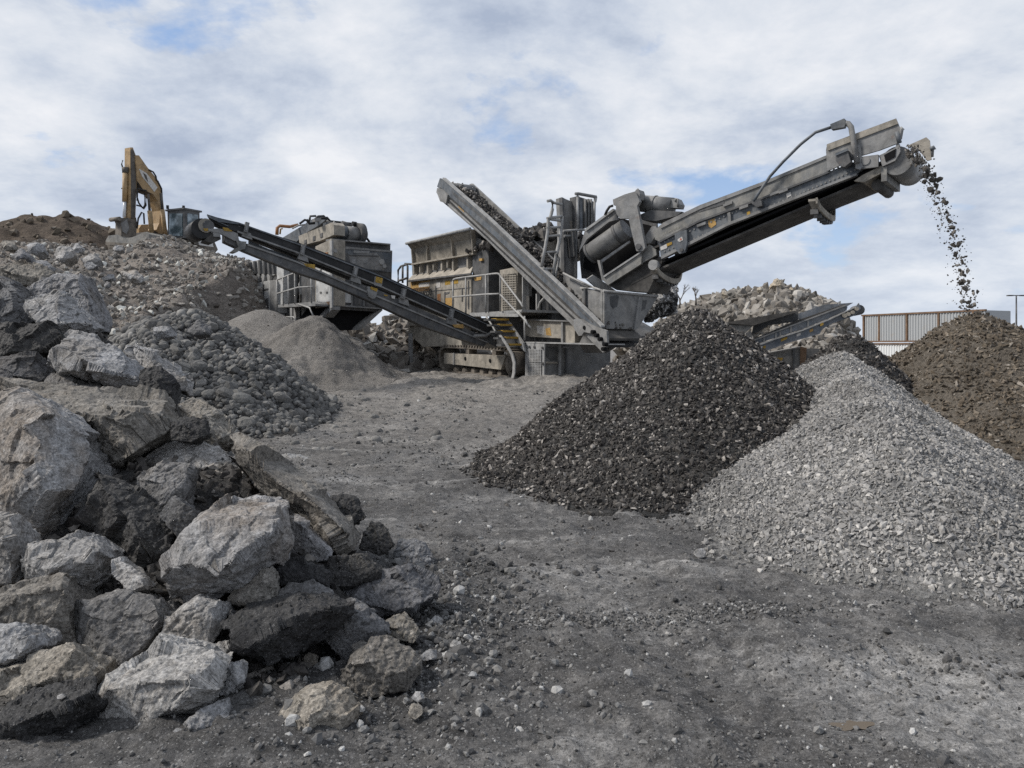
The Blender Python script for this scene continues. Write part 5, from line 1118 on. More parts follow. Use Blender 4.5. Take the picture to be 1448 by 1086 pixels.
# curved guards of the return rollers
for p, q in (((890, 300), (1040, 345)), ((345, 530), (500, 545))):
    a = f3.S(K(p)[0], -0.02); r = BM(); mid_ = []
    for k in range(11):
        tq = k / 10; mid_.append(Vector((a.x + .12 * math.sin(tq * math.pi), -.02 + tq * (WD + .1), a.z - .16 - .30 * math.sin(tq * math.pi) ** .6)))
    r.sheet([[m_ + Vector((-.09, 0, .05)) for m_ in mid_], [m_ + Vector((.09, 0, .05)) for m_ in mid_]], (0, 0, -.05)); r.sheet([[m_ + Vector((.07, 0, .07)) for m_ in mid_], [m_ + Vector((.07, 0, -.06)) for m_ in mid_]], (.04, 0, 0))
    gr = r.done('roller_guard', M['beige'], dc)
    r = BM()
    for m_ in mid_[1:-1]: r.box(m_.x - .12, m_.x + .05, m_.y - .03, m_.y + .03, m_.z - .12, m_.z - .01)
    r.done('guard_teeth', M['darks'], gr)
r = BM(); c = f3.S(K9((30, 835))[0], -.03); r.tube([c, c + Vector((0, .2, 0))], .13, 14); r.done('guard_bearing', M['light'], dc)
# web fittings, stickers, lettering
ds('pivot_bracket', K9((335, 400), (500, 340), (510, 540), (470, 660), (400, 680), (345, 610)), -0.09, 0.0, 'navy')
r = BM(); c = f3.S(K9((425, 625))[0], -.12); r.tube([c, c + Vector((0, .05, 0))], .045, 10); r.done('pivot_pin', M['darks'], dc)
ds('sticker', K9((378, 475), (440, 440), (450, 490), (405, 515), (378, 500)), -0.10, -0.09, 'white'); ds('sticker', K9((408, 470), (425, 460), (432, 485), (415, 492)), -0.106, -0.10, 'red')
ds('sticker', K9((135, 585), (225, 540), (230, 600), (140, 635)), 0.008, 0.02, 'white'); ds('sticker', K9((220, 540), (295, 512), (300, 545), (228, 580)), 0.006, 0.02, 'yellow')
ds('worn_sticker', K9((800, 220), (900, 185), (915, 270), (850, 320), (810, 300)), 0.012, 0.02, 'ochre'); ds('sticker', K9((1340, 100), (1385, 80), (1395, 140), (1345, 150)), 0.012, 0.02, 'yellow')
ds('sticker', K((800, 300), (815, 293), (818, 305), (803, 313)), 0.012, 0.02, 'white')
ds('hinge_plate', K9((1068, 110), (1110, 95), (1120, 235), (1085, 250)), -0.03, 0.02, 'steel')
for p in ((585, 335), (640, 345), (745, 298), (775, 290), (495, 405)):
    ds('latch', K((p[0], p[1]), (p[0] + 30, p[1] - 11), (p[0] + 30, p[1] - 2), (p[0], p[1] + 9)), -0.05, 0.02, 'steel')
lw = BM()                                            # worn lettering, past reading
for k, (w, h) in enumerate(((14, 44), (18, 30), (10, 34), (22, 26), (20, 28), (12, 24), (22, 26), (18, 30), (20, 26), (10, 36))):
    x = 170 + k * 25; y = 420 - k * 10.2; f3.side(lw, K9((x, y - h), (x + w, y - h - w * .4), (x + w, y - w * .4), (x, y)), -.004, .01)
lw.done('worn_lettering', M['scuff'], dc)
# tail: drums, cranked arm, frames, motor drum on top
T4 = A4
r = BM(); p0, p1 = f3.S(T4((300, 592))[0], 0.35), f3.S(T4((575, 398))[0], 0.35); r.tube([p0, p1], 0.27, 24); drm = r.done('drive_drum', M['drum'], dc)
r = BM(); d = (p1 - p0).normalized(); r.tube([p0 - d * .03, p0 + d * .04], .29, 24); r.tube([p1 - d * .3, p1 - d * .22], .285, 24); r.done('drum_rim', M['darks'], drm)
ds('tail_beam', T4((205, 590), (255, 410), (470, 250), (500, 265), (500, 330), (440, 345), (270, 480), (240, 530)), 0.25, 0.35, 'steel')
ds('tail_beam_flange', T4((250, 405), (470, 245), (478, 258), (262, 418)), 0.2, 0.45, 'light')
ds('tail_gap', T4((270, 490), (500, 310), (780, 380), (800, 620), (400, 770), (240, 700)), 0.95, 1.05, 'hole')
ds('tail_back_plate', T4((200, 480), (800, 300), (820, 640), (420, 800), (230, 780)), 1.2, 1.3, 'darks')
lbm = ds('tail_trough', T4((398, 765), (680, 577), (692, 600), (686, 670), (432, 832), (398, 800)), -0.02, 0.08, 'hood')
f3.side(BM(), T4((394, 762), (684, 572), (688, 582), (400, 774)), -0.06, 0.05).done('trough_flange', M['light'], lbm)
ds('tail_underside', T4((430, 832), (690, 670), (840, 610), (850, 650), (740, 885), (500, 870)), 0.15, 1.3, 'belt')
ds('tail_strut', T4((350, 640), (368, 640), (400, 790), (385, 795)), 0.1, 0.2, 'steel'); ds('tail_strut', T4((360, 650), (595, 490), (600, 505), (372, 668)), 0.3, 0.36, 'light')
ds('crank_arm', T4((490, 170), (530, 190), (650, 125), (675, 190), (655, 225), (690, 400), (718, 545), (695, 572), (650, 570), (622, 460), (590, 320), (525, 322), (495, 280)), -0.10, 0.02, 'steel')
r = BM(); c = f3.S(T4((664, 535))[0], -.14); r.tube([c, c + Vector((0, .06, 0))], .075, 12); r.done('pivot_pin', M['darks'], dc)
ds('crank_head', T4((470, 175), (560, 135), (640, 112), (650, 100), (668, 98), (678, 130), (672, 170), (560, 215), (475, 218)), -0.05, 0.25, 'steel')
r = BM(); f3.tubeS(r, T4((655, 130), (652, 105), (662, 97), (670, 106), (668, 130)), 0.0, .03, 6); r.done('lifting_eye', M['steel'], dc)
r = BM(); p0, p1 = f3.S(T4((695, 205))[0], 0.45), f3.S(T4((930, 228))[0], 0.45); r.tube([p0, p1], .22, 20); r.tube([p0 + (p1 - p0) * .42, p0 + (p1 - p0) * .46], .24, 20); r.done('hydraulic_motor', M['drum'], dc)
ds('motor_bed', T4((680, 290), (760, 255), (1000, 268), (960, 300), (800, 340), (690, 330)), 0.2, 0.9, 'darks')
ds('motor_bracket', T4((845, 180), (960, 165), (985, 210), (975, 240), (880, 235), (900, 200)), 0.3, 0.6, 'steel')
r = BM(); f3.tubeS(r, T4((952, 190), (955, 168), (970, 172), (970, 230)), 0.3, .03, 6); r.done('lifting_eye', M['steel'], dc)
r = BM(); f3.tubeS(r, T4((410, 295), (425, 260), (445, 230), (470, 222)), 0.1, .035, 6); r.done('hose', M['rubber'], dc)
ds('hinge_block', T4((690, 520), (760, 510), (820, 420), (800, 380), (770, 380), (700, 480)), 0.1, 0.3, 'steel')
ds('hinge_arm', T4((690, 580), (745, 520), (800, 560), (805, 600), (700, 660)), 0.05, 0.2, 'hood')

# stones falling from the head of the long conveyor
rng = np.random.default_rng(4)
fall_me = []
for V, T in CHUNK:
    me = arr_mesh('falling_chunk', [(V, T, 0, False)]); me.materials.append(None); fall_me.append(me)
t = NT('falling_stone'); M['fall'] = t.fin(t.ramp(t.rnd(), (0.0, (0.03, 0.027, 0.024)), (0.6, (0.085, 0.076, 0.067)), (1.0, (0.22, 0.205, 0.185))), 0.9)
for me in fall_me: me.materials[0] = M['fall']
proto = tag(link('falling_chunk', fall_me[0]), 'dark stone chunk falling in the stream from the head of the long conveyor', 'stone chunk', 'stones falling from the long conveyor')
NF = 290
path = [(1290, 212), (1301, 226), (1311, 246), (1323, 272), (1334, 298), (1345, 325), (1354, 355), (1361, 390), (1367, 425), (1372, 446)]
for k in range(NF):
    o = proto if k == 0 else proto.copy()
    if k: COL.objects.link(o)
    tq = rng.random() ** 1.5 * (len(path) - 1.01); i = int(tq); f = tq - i
    x = path[i][0] * (1 - f) + path[i + 1][0] * f; y = path[i][1] * (1 - f) + path[i + 1][1] * f
    sp_ = 8.5 + 3.5 * tq / 9; Y = 16.15 - 0.5 * tq / 9 + (rng.random() - .5) * (0.9 if tq < 2 else .5)
    stray = rng.random() < .10
    o.location = P(x + rng.normal() * sp_ * (.55 if not stray else 1.4) - (8 if stray else 0), y + rng.normal() * 4, Y)
    s = float(np.clip(.048 * math.exp(rng.normal() * .6) * .72, .013, .10)) * (1.0 if not stray else .4)
    o.scale = (s, s * rng.uniform(.7, 1), s * rng.uniform(.8, 1.4)); o.data = fall_me[int(rng.integers(0, 8))]; o.rotation_euler = rng.uniform(0, 6, 3)

n = 900; tq = rng.random(n) ** 1.3 * (len(path) - 1.01); ii = tq.astype(int); ff = (tq - ii)[:, None]; pa = np.array(path, float); xy = pa[ii] * (1 - ff) + pa[ii + 1] * ff
xy[:, 0] += rng.normal(size=n) * (5 + .5 * tq) - np.abs(rng.normal(size=n)) * 3; xy[:, 1] += rng.normal(size=n) * 5
gp = np.array([P(a, b_, 16.1 - .5 * c_ / 9 + d_)[:] for a, b_, c_, d_ in zip(xy[:, 0], xy[:, 1], tq, rng.normal(size=n) * .2)])
o = link('falling_grit', arr_mesh('falling_grit', stones(gp, lognorm(n, .014, .5, rng, .005, .035), CHUNK[:4], rng, 0)), (M['fall'],))
tag(o, 'fine grit falling around the stone stream from the long conveyor', 'grit', None, 'stuff')
# ------------------------------------------------------------------ thin black side conveyor of the crusher
def sub_frame(name, f, par, base):
    e = empty(name, (0, 0, 0)); e.parent = par
    e.matrix_basis = (Matrix.Translation(base.O) @ Matrix.Rotation(base.deg, 4, 'Z')).inverted() @ Matrix.Translation(f.O) @ Matrix.Rotation(f.deg, 4, 'Z')
    return e
f2 = Fr((-0.5, 23.3, 0.66), 32.7); fc = sub_frame('fines_conveyor', f2, CR, fr)
ZL, ZC, Z3, I = Z(270, 295, 9.653), Z(460, 320, 9.05), Z(250, 280, 2.896), (lambda *p: list(p))
def fs(nm, pts, b0, b1, mat, par=None): return f2.side(BM(), pts, b0, b1).done(nm, M[mat], par or fc)
fs('belt_trough', I((293, 304), (338, 315), (420, 344), (500, 375), (541, 391), (644, 437), (697, 462), (692, 473), (634, 448), (540, 406), (500, 390), (420, 357), (336, 328), (318, 322), (297, 311)), 0.0, 0.05, 'rubber')
fs('trough_edge', I((300, 306), (338, 314.5), (420, 343.5), (541, 390.5), (697, 461.5), (697, 463), (541, 392.5), (420, 345.5), (338, 316.5), (300, 308)), -0.04, 0.06, 'navy')
fs('trough_edge', I((336, 326), (420, 355.5), (540, 404.5), (692, 472), (692, 474), (540, 406.5), (420, 357.8), (336, 328.5)), -0.03, 0.06, 'steel')
fs('far_trough', I((293, 303), (420, 342), (541, 389), (697, 460), (692, 473), (540, 398), (420, 350), (336, 321)), 0.55, 0.6, 'rubber')
n0, n1 = f2.S((300, 311), .04), f2.S((692, 468), .04)
r = BM(); r.sheet([[n0, n0 + Vector((0, .55, .02))], [n1, n1 + Vector((0, .55, .02))]], (0, 0, -.05)); r.done('carrying_belt', M['belt'], fc)
lt_ = I((318, 331), (350, 345), (420, 369.5), (460, 386), (520, 412.5), (606, 452), (690, 484), (684, 490), (606, 464), (518, 423), (460, 398), (420, 385), (346, 355), (318, 342))
fs('lower_chord', lt_, 0.02, 0.14, 'darks'); fs('return_belt', lt_, 0.2, 0.5, 'rubber')
fs('chord_flange', I((350, 344.5), (420, 369), (520, 412), (690, 483.5), (690, 485.5), (520, 414.5), (420, 371.5), (350, 347)), -0.02, 0.1, 'steel')
fs('chord_web', I((500, 398), (540, 412), (610, 444), (690, 478), (690, 486), (606, 455), (520, 415), (500, 406)), 0.05, 0.1, 'darks')
fs('hose_bundle', I((352, 340), (380, 352), (410, 362), (440, 378), (440, 381), (408, 366), (378, 356), (352, 345)), 0.3, 0.36, 'navy')
for px, py in ((350, 322), (429.5, 354), (504, 385), (572, 416), (640, 445)):
    r = BM(); f2.side(r, I((px - 2.2, py - 8.5), (px + 3.2, py - 7), (px + 0.5, py + 7), (px - 4.5, py + 5.5)), -0.10, 0.0); f2.side(r, I((px - 6, py + 4), (px + 5, py + 8), (px + 7, py + 17), (px - 8, py + 12)), -0.02, 0.1); r.done('idler_bracket', M['steel'], fc)
    r = BM(); f2.side(r, I((px - 1.2, py - 6.5), (px + 1.4, py - 5.6), (px - 0.4, py + 4), (px - 2.8, py + 3)), -0.115, -0.10); r.done('bracket_face', M['light'], fc)
for pts, m, b in ((((652, 642), (735, 665), (725, 735), (640, 715)), 'yellow', -.06), (((585, 770), (672, 800), (660, 838), (575, 800)), 'yellow', -.06), (((755, 870), (800, 880), (800, 895), (755, 890)), 'yellow', 0), (((845, 880), (895, 890), (890, 930), (850, 920)), 'white', 0)):
    fs('sticker', ZC(*pts), b - .01, b, m)
fs('sticker_plate', ZC((640, 640), (742, 668), (722, 780), (625, 752)), -.058, 0.0, 'steel'); fs('pivot_plate', ZC((545, 765), (680, 815), (640, 920), (605, 930), (560, 900), (540, 830)), -.055, .05, 'steel')
fs('sticker', Z3((520, 268), (566, 272), (566, 290), (530, 280)), -.03, 0.0, 'yellow'); fs('sticker', A7((920, 455), (1020, 450), (1025, 490), (940, 480)), -.03, 0.0, 'ochre')
c = f2.S(ZL((150, 270))[0], 0.0); r = BM(); r.tube([c, c + Vector((0, .85, 0))], .24, 20); hr = r.done('head_roller', M['rubber'], fc)
c = f2.S(ZL((205, 230))[0], -.03); r = BM(); r.tube([c, c + Vector((0, .04, 0))], .17, 18); r.done('roller_disc', M['beige'], hr); r = BM(); c = c + Vector((.06, -.015, .0)); r.tube([c, c + Vector((0, .04, 0))], .13, 16); r.done('roller_face', M['darks'], hr)
fs('head_flap', ZL((222, 85), (660, 195), (650, 215), (380, 180), (520, 235), (500, 240), (235, 115)), -.06, -.02, 'navy')
fs('head_bracket', ZL((180, 280), (350, 270), (520, 290), (640, 340), (660, 440), (600, 440), (380, 330), (260, 310)), -.05, .05, 'steel')
fs('sticker', ZL((170, 270), (235, 270), (235, 305), (190, 305)), -.07, -.05, 'yellow'); fs('sticker', ZL((435, 255), (500, 265), (575, 310), (520, 310), (450, 300)), -.07, -.05, 'yellow')
fs('scraper', ZL((300, 320), (400, 350), (410, 420), (300, 470), (190, 440), (215, 390)), .0, .5, 'belt'); fs('scraper_face', ZL((300, 315), (400, 340), (400, 390), (310, 380)), -.04, 0.0, 'steel')
fs('head_pivot', ZL((620, 440), (760, 450), (740, 550), (690, 560), (620, 600), (560, 590), (650, 520)), -.05, .3, 'hood')
fs('tail_frame', A7((1120, 555), (1250, 520), (1330, 600), (1340, 670), (1240, 620), (1130, 580)), .0, .6, 'darks')
for q in (((1300, 480), (1340, 520), (1310, 610)), ((1120, 560), (1230, 560), (1300, 520))):
    r = BM(); f2.tubeS(r, A7(*q), -.05, .05, 6); r.done('tail_arm', M['steel'], fc)

# ------------------------------------------------------------------ second crusher behind it
ZK = Z(340, 290, 5.717); f4 = Fr(P(467, 476, 26.0), -50.0)
C2 = empty('mobile_crusher', f4.O, f4.deg); tag(C2, 'smaller grey crusher farther back behind the thin black conveyor, pulleys on its roof', 'crusher', 'mobile crushing machines')
def ks(nm, pts, b0, b1, mat, par=C2): return f4.side(BM(), ZK(*pts), b0, b1).done(nm, M[mat], par)
def ke(nm, pts, a0, a1, mat, par=C2): return f4.end(BM(), ZK(*pts), a0, a1).done(nm, M[mat], par)
hs = ke('end_wall', ((732, 325), (1228, 372), (1222, 600), (1145, 832), (735, 805)), 0.0, -2.2, 'darks')
ke('end_panel', ((740, 345), (1226, 382), (1224, 545), (1190, 540), (860, 505), (740, 480)), 0.05, 0.0, 'navy', hs)
ke('panel_top_edge', ((735, 325), (1228, 368), (1228, 382), (735, 345)), 0.07, 0.0, 'steel', hs)
ke('scuffed_area', ((870, 400), (1100, 385), (1180, 480), (1160, 530), (900, 500)), 0.055, 0.05, 'steel', hs)
ke('torn_patch', ((790, 375), (870, 390), (890, 470), (860, 480), (800, 430)), 0.058, 0.05, 'darks', hs)
ke('panel_bar', ((880, 400), (1120, 408), (1120, 416), (880, 408)), 0.08, 0.05, 'darks', hs)
for p, r_ in (((1138, 460), .10), ((1160, 495), .07), ((760, 370), .07)):
    r = BM(); c = f4.E(ZK(p)[0], .05); r.tube([c, c + Vector((.06, 0, 0))], r_, 12); r.done('boss', M['light'], hs)
ke('top_beam', ((738, 278), (1212, 318), (1212, 368), (738, 330)), -0.15, -0.3, 'darks', hs); ke('top_flange', ((736, 270), (1214, 312), (1214, 322), (736, 282)), 0.0, -0.4, 'steel', hs)
ke('hatch', ((770, 690), (890, 690), (895, 790), (780, 785)), 0.05, 0.0, 'pale', hs); ke('lower_plate', ((735, 800), (1145, 832), (1145, 842), (735, 815)), 0.06, -1.0, 'steel', hs)
for q in (((900, 440), (930, 436), (935, 470), (905, 476)), ((985, 436), (1030, 430), (1030, 462), (1000, 470)), ((915, 366), (1045, 372), (1040, 392), (915, 388))): ke('scuff_mark', q, 0.062, 0.05, 'light', hs)
ks('side_wall', ((606, 335), (735, 275), (735, 812), (606, 835)), 0.0, 0.5, 'beige'); ks('side_panel', ((612, 480), (722, 470), (722, 780), (612, 800)), -0.03, 0.0, 'pale')
ks('wall_flange', ((722, 290), (738, 285), (738, 830), (722, 832)), -0.06, 0.0, 'light'); ks('wall_flange', ((606, 800), (735, 775), (735, 800), (606, 825)), -0.05, 0.0, 'rust')
ks('sticker', ((682, 385), (705, 380), (705, 400), (684, 402)), -0.02, 0.0, 'orange')
ks('leg', ((575, 970), (735, 818), (735, 845), (625, 975), (600, 985)), -0.02, 0.3, 'light')
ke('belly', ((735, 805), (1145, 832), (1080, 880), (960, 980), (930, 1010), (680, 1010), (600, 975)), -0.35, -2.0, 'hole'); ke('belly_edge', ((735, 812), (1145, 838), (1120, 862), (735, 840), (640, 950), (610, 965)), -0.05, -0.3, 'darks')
ke('far_leg', ((1145, 832), (1080, 880), (960, 980), (940, 1010), (975, 1010), (1150, 850)), 0.0, -0.4, 'steel')
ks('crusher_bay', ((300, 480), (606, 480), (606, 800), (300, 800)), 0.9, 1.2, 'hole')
ks('pillar', ((295, 495), (350, 485), (350, 800), (295, 812)), 0.0, 0.4, 'pale'); ks('pillar', ((350, 485), (400, 480), (395, 790), (350, 800)), 0.2, 0.5, 'steel')
r = BM(); c = f4.S(ZK((515, 610))[0], .6); r.tube([c, c + Vector((0, .3, 0))], .55, 24); fw = r.done('flywheel', M['steel'], C2)
r = BM(); c = f4.S(ZK((515, 610))[0], .55); r.tube([c, c + Vector((0, .1, 0))], .14, 14); r.done('flywheel_hub', M['light'], fw)
r = BM(); c = f4.S(ZK((420, 680))[0], .5); r.tube([c, c + Vector((0, .2, 0))], .3, 20); r.done('belt_pulley', M['light'], C2)
dk = ks('deck', ((300, 808), (590, 780), (606, 800), (606, 815), (305, 828)), -0.5, 0.3, 'steel')
for pts in (((295, 605), (440, 548), (485, 545)), ((300, 715), (470, 665), (590, 660)), ((295, 605), (300, 815)), ((345, 588), (348, 810)), ((388, 570), (390, 800)), ((440, 548), (442, 800)), ((484, 545), (475, 640), (482, 690), (478, 790)), ((572, 560), (576, 790)), ((470, 800), (560, 830), (590, 900)), ((300, 905), (430, 905), (450, 930))):
    r = BM(); f4.tubeS(r, ZK(*pts), -.5, .03, 6); r.done('handrail', M['rail'], dk)
cb_ = ks('control_cabinet', ((130, 630), (238, 608), (290, 615), (290, 870), (240, 875), (132, 858)), -0.1, 0.6, 'pale')
ks('cabinet_side', ((238, 608), (292, 615), (292, 872), (238, 876)), -0.12, -0.1, 'steel', cb_)
for pts in (((142, 690), (225, 672), (225, 684), (142, 702)), ((182, 640), (190, 640), (190, 850), (182, 850)), ((145, 795), (175, 790), (175, 830), (150, 835)), ((200, 760), (225, 750), (225, 830), (205, 835))):
    ks('cabinet_seam', pts, -0.115, -0.1, 'darks', cb_)
hb = ks('hopper', ((62, 462), (180, 435), (290, 480), (290, 560), (180, 590), (90, 560)), 0.1, 0.5, 'pale')
for x in (62, 100, 140, 178, 215, 250): ks('rib', ((x, 462 - (x - 62) * .2 if x < 180 else 440 + (x - 180) * .35), (x + 12, 460 - (x - 62) * .2 if x < 180 else 443 + (x - 180) * .35), (x + 20, 555), (x + 6, 560)), 0.0, 0.1, 'darks', hb)
ks('hopper_base', ((85, 555), (290, 540), (290, 620), (120, 640)), 0.15, 0.5, 'darks', hb); ks('hopper_post', ((70, 540), (100, 545), (140, 860), (120, 860)), 0.1, 0.2, 'steel', hb)
for x in (130, 170, 215): ks('gusset', ((x, 560), (x + 28, 545), (x + 18, 615), (x + 4, 620)), 0.05, 0.15, 'light', hb)
ks('undercarriage', ((290, 830), (600, 830), (600, 980), (420, 960), (300, 920)), 0.3, 1.2, 'darks')
for x in (310, 400, 430, 495): ks('pipe', ((x, 830), (x + 18, 830), (x + 18, 960), (x, 960)), 0.1, 0.25, 'light')
# roof: cowl, motor drums, pulleys, orange hoop
ks('roof_cowl', ((330, 270), (520, 155), (560, 118), (690, 118), (640, 160), (520, 230), (440, 310), (340, 300)), 0.3, 1.3, 'navy'); ks('cowl_top', ((470, 250), (740, 140), (755, 160), (755, 240), (640, 290), (480, 330)), 0.1, 0.5, 'beige')
for p in ((515, 300), (585, 270), (645, 245), (515, 325)): ks('cowl_slot', ((p[0], p[1] - 15), (p[0] + 18, p[1] - 22), (p[0] + 18, p[1] + 15), (p[0], p[1] + 20)), 0.08, 0.1, 'darks')
ks('roof_base', ((400, 320), (735, 270), (735, 340), (420, 520)), 0.4, 1.6, 'darks')
def drum(nm, p, q, a, r_, mat):
    r = BM(); r.tube([f4.E(ZK(p)[0], a), f4.E(ZK(q)[0], a)], r_, 18); return r.done(nm, M[mat], C2)
drum('motor', (755, 215), (850, 225), -0.4, .24, 'navy'); drum('motor', (850, 230), (940, 240), -0.4, .26, 'steel'); drum('pulley', (940, 230), (985, 235), -0.4, .36, 'darks'); drum('pulley', (985, 240), (1005, 242), -0.4, .22, 'steel'); drum('motor_cap', (820, 150), (870, 165), -0.5, .10, 'darks'); drum('motor_cap', (905, 150), (935, 155), -0.5, .08, 'rubber')
for pts, m, w, a in ((((295, 240), (298, 185), (318, 168), (400, 175), (440, 165), (465, 160)), 'orange', .06, -3.0), (((320, 235), (325, 195), (340, 190)), 'ochre', .03, -3.0), (((600, 125), (630, 95), (670, 92), (700, 125)), 'rubber', .06, -1.5), (((535, 118), (560, 150), (600, 145)), 'rubber', .05, -1.5),
                     (((815, 160), (830, 145), (860, 150), (880, 175)), 'rubber', .04, -.5), (((1000, 210), (1015, 260), (1045, 300)), 'rubber', .04, -.4), (((750, 140), (762, 150), (760, 240)), 'steel', .06, -.3), (((930, 140), (925, 180)), 'rubber', .05, -.5), (((960, 180), (985, 175), (1000, 215)), 'steel', .04, -.45)):
    r = BM(); f4.tubeE(r, ZK(*pts), a, w, 6); r.done('guard_hoop' if m == 'orange' else 'hose', M[m], C2)
for pts, m, w, a in ((((480, 150), (520, 120), (560, 128)), 'rubber', .04, -1.2), (((640, 110), (700, 100), (745, 150)), 'rubber', .035, -.9), (((700, 125), (760, 170), (830, 165)), 'steel', .03, -.5), (((420, 190), (470, 165), (520, 158)), 'rail', .03, -2.0), (((790, 300), (800, 260), (850, 255)), 'rubber', .03, -.1), (((560, 118), (565, 90), (610, 88)), 'darks', .04, -1.6)):
    r = BM(); f4.tubeE(r, ZK(*pts), a, w, 6); r.done('hose' if m == 'rubber' else 'pipe', M[m], C2)
for q, m in ((((860, 150), (905, 150), (905, 215), (860, 215)), 'darks'), (((600, 108), (650, 100), (655, 128), (605, 132)), 'steel'), (((690, 140), (740, 130), (745, 200), (695, 210)), 'navy')):
    ke('valve_box', q, -.7, -.9, m)
for x in (800, 900, 1000, 1100): ke('wall_stiffener', ((x, 552), (x + 10, 552), (x + 6, 818), (x - 4, 815)), .05, 0, 'steel', hs)
ke('cable_tray', ((745, 560), (1190, 590), (1188, 606), (745, 576)), .07, 0, 'steel', hs)
for x, y in ((640, 520), (640, 600), (640, 700), (690, 520), (690, 600), (690, 700)): ks('panel_latch', ((x, y), (x + 12, y - 1), (x + 12, y + 14), (x, y + 15)), -.05, -.02, 'darks')
ke('roof_fan', ((630, 100), (670, 88), (690, 110), (660, 130)), -1.4, -1.6, 'rubber')

# ------------------------------------------------------------------ excavator on the mound
ZE = Z(140, 190, 6.3875); f5 = Fr(P(238, 346, 36.0), 62.0)
EX = empty('excavator', f5.O, f5.deg); tag(EX, 'tan yellow excavator with its boom raised and bucket down on top of the rubble mound', 'excavator')
def es(nm, pts, b0, b1, mat, par=EX): return f5.side(BM(), ZE(*pts), b0, b1).done(nm, M[mat], par)
def ee(nm, pts, a0, a1, mat, par=EX): return f5.end(BM(), ZE(*pts), a0, a1).done(nm, M[mat], par)
bo = es('boom', ((330, 188), (362, 190), (440, 300), (530, 410), (568, 495), (590, 690), (602, 945), (560, 945), (520, 860), (545, 800), (555, 690), (530, 600), (490, 540), (400, 500), (348, 420), (338, 300)), -.28, .28, 'exc')
es('boom_side_patch', ((362, 310), (430, 350), (500, 440), (530, 480), (500, 520), (455, 460), (390, 380)), -.30, -.28, 'white', bo)
es('boom_decal', ((400, 345), (430, 370), (445, 430), (420, 400)), -.31, -.30, 'excdk', bo)
es('boom_shade', ((348, 425), (400, 502), (490, 542), (520, 580), (500, 545), (410, 512)), -.27, .27, 'excdk', bo)  # dark strip paints the shade along the boom's lower inside
sk_ = es('stick', ((283, 118), (306, 118), (334, 192), (345, 310), (340, 420), (330, 765), (272, 760), (280, 420)), -.2, .16, 'exc')
es('stick_shade_face', ((288, 140), (306, 130), (332, 196), (342, 310), (336, 420), (326, 760), (292, 756), (292, 420)), -.22, -.2, 'excdk', sk_)  # dark overlay paints the stick's face turned away from the sun
for pts, w, m in ((((246, 350), (243, 610)), .11, 'exc'), (((243, 600), (238, 750)), .07, 'chrome'), (((246, 300), (250, 350)), .14, 'excdk')):
    r = BM(); q = [f5.S(p, -.0) + Vector((-.05, 0, 0)) for p in ZE(*pts)]; r.tube(q, w, 10); r.done('bucket_cylinder' if m != 'chrome' else 'cylinder_rod', M[m], sk_)
for pts in (((215, 235), (205, 270), (215, 300)), ((222, 330), (222, 480), (205, 490)), ((340, 450), (350, 480), (345, 600))):
    r = BM(); f5.tubeS(r, ZE(*pts), .1, .03, 6); r.done('hose', M['rubber'], sk_)
for x0, y0, x1, y1, b in ((458, 690, 482, 950, -.45), (572, 680, 604, 945, -.5)):
    r = BM(); r.tube([f5.S(ZE((x0, y0))[0], b), f5.S(ZE((x1, y1))[0], b)], .10, 12); cy_ = r.done('boom_cylinder', M['exc'], EX)
    r = BM(); r.tube([f5.S(ZE((x0 - 14, y0 - 150))[0], b), f5.S(ZE((x0, y0))[0], b)], .055, 10); r.done('cylinder_rod', M['excdk'], cy_)
for pts in (((345, 570), (360, 620), (395, 665), (415, 640), (412, 530)), ((340, 640), (380, 650), (405, 672), (425, 640), (425, 560)), ((345, 850), (355, 760), (385, 705), (405, 715), (410, 810)), ((450, 320), (490, 340), (515, 380), (520, 420)), ((530, 420), (565, 490), (575, 660)), ((345, 490), (430, 510)), ((345, 500), (345, 570))):
    r = BM(); f5.tubeS(r, ZE(*pts), -.3, .035, 6); r.done('hose', M['rubber'], bo)
cf = f5.E(ZE((620, 930))[0], -.9)
def pane(nm, pts, a0, a1, mat, par): return f5.end(BM(), ZE(*pts), a0, a1).done(nm, M[mat], par)
cbm = BM(); cbp = [f5.E(p, -.9) for p in ZE((618, 672), (772, 678), (770, 935), (624, 935))]; cbm.poly(cbp, [p + Vector((.8, 0, 0)) for p in cbp]); cab = cbm.done('cab', M['darks'], EX)
pane('windscreen', ((636, 715), (752, 715), (752, 918), (632, 918)), -.93, -.9, 'glass', cab)
pane('seat', ((690, 770), (745, 765), (750, 850), (735, 905), (690, 905), (680, 830)), -.915, -.905, 'hole', cab)
sw = [p + Vector((.25, -.012, 0)) for p in (cbp[1] + Vector((0, 0, -.10)), cbp[2] + Vector((0, 0, .45)))]
r = BM(); r.box(cbp[1].x + .15, cbp[1].x + .7, cbp[1].y - .02, cbp[1].y + .01, cbp[2].z + .5, cbp[1].z - .14); r.done('side_window', M['glass'], cab)
r = BM(); r.box(cbp[0].x - .08, cbp[0].x + .9, min(p.y for p in cbp) - .04, max(p.y for p in cbp) + .04, cbp[1].z, cbp[1].z + .07); r.done('cab_roof', M['darks'], cab)
for p in ((620, 662), (764, 665)): r = BM(); c = f5.E(ZE(p)[0], -.8); r.tube([c + Vector((0, 0, -.05)), c + Vector((0, 0, .1))], .06, 10); r.done('beacon', M['rubber'], cab)
for pts in (((775, 695), (820, 720), (830, 790)), ((800, 710), (805, 880)), ((830, 790), (822, 880))):
    r = BM(); f5.tubeE(r, ZE(*pts), -.3, .04, 6); r.done('mirror_bar', M['darks'], cab)
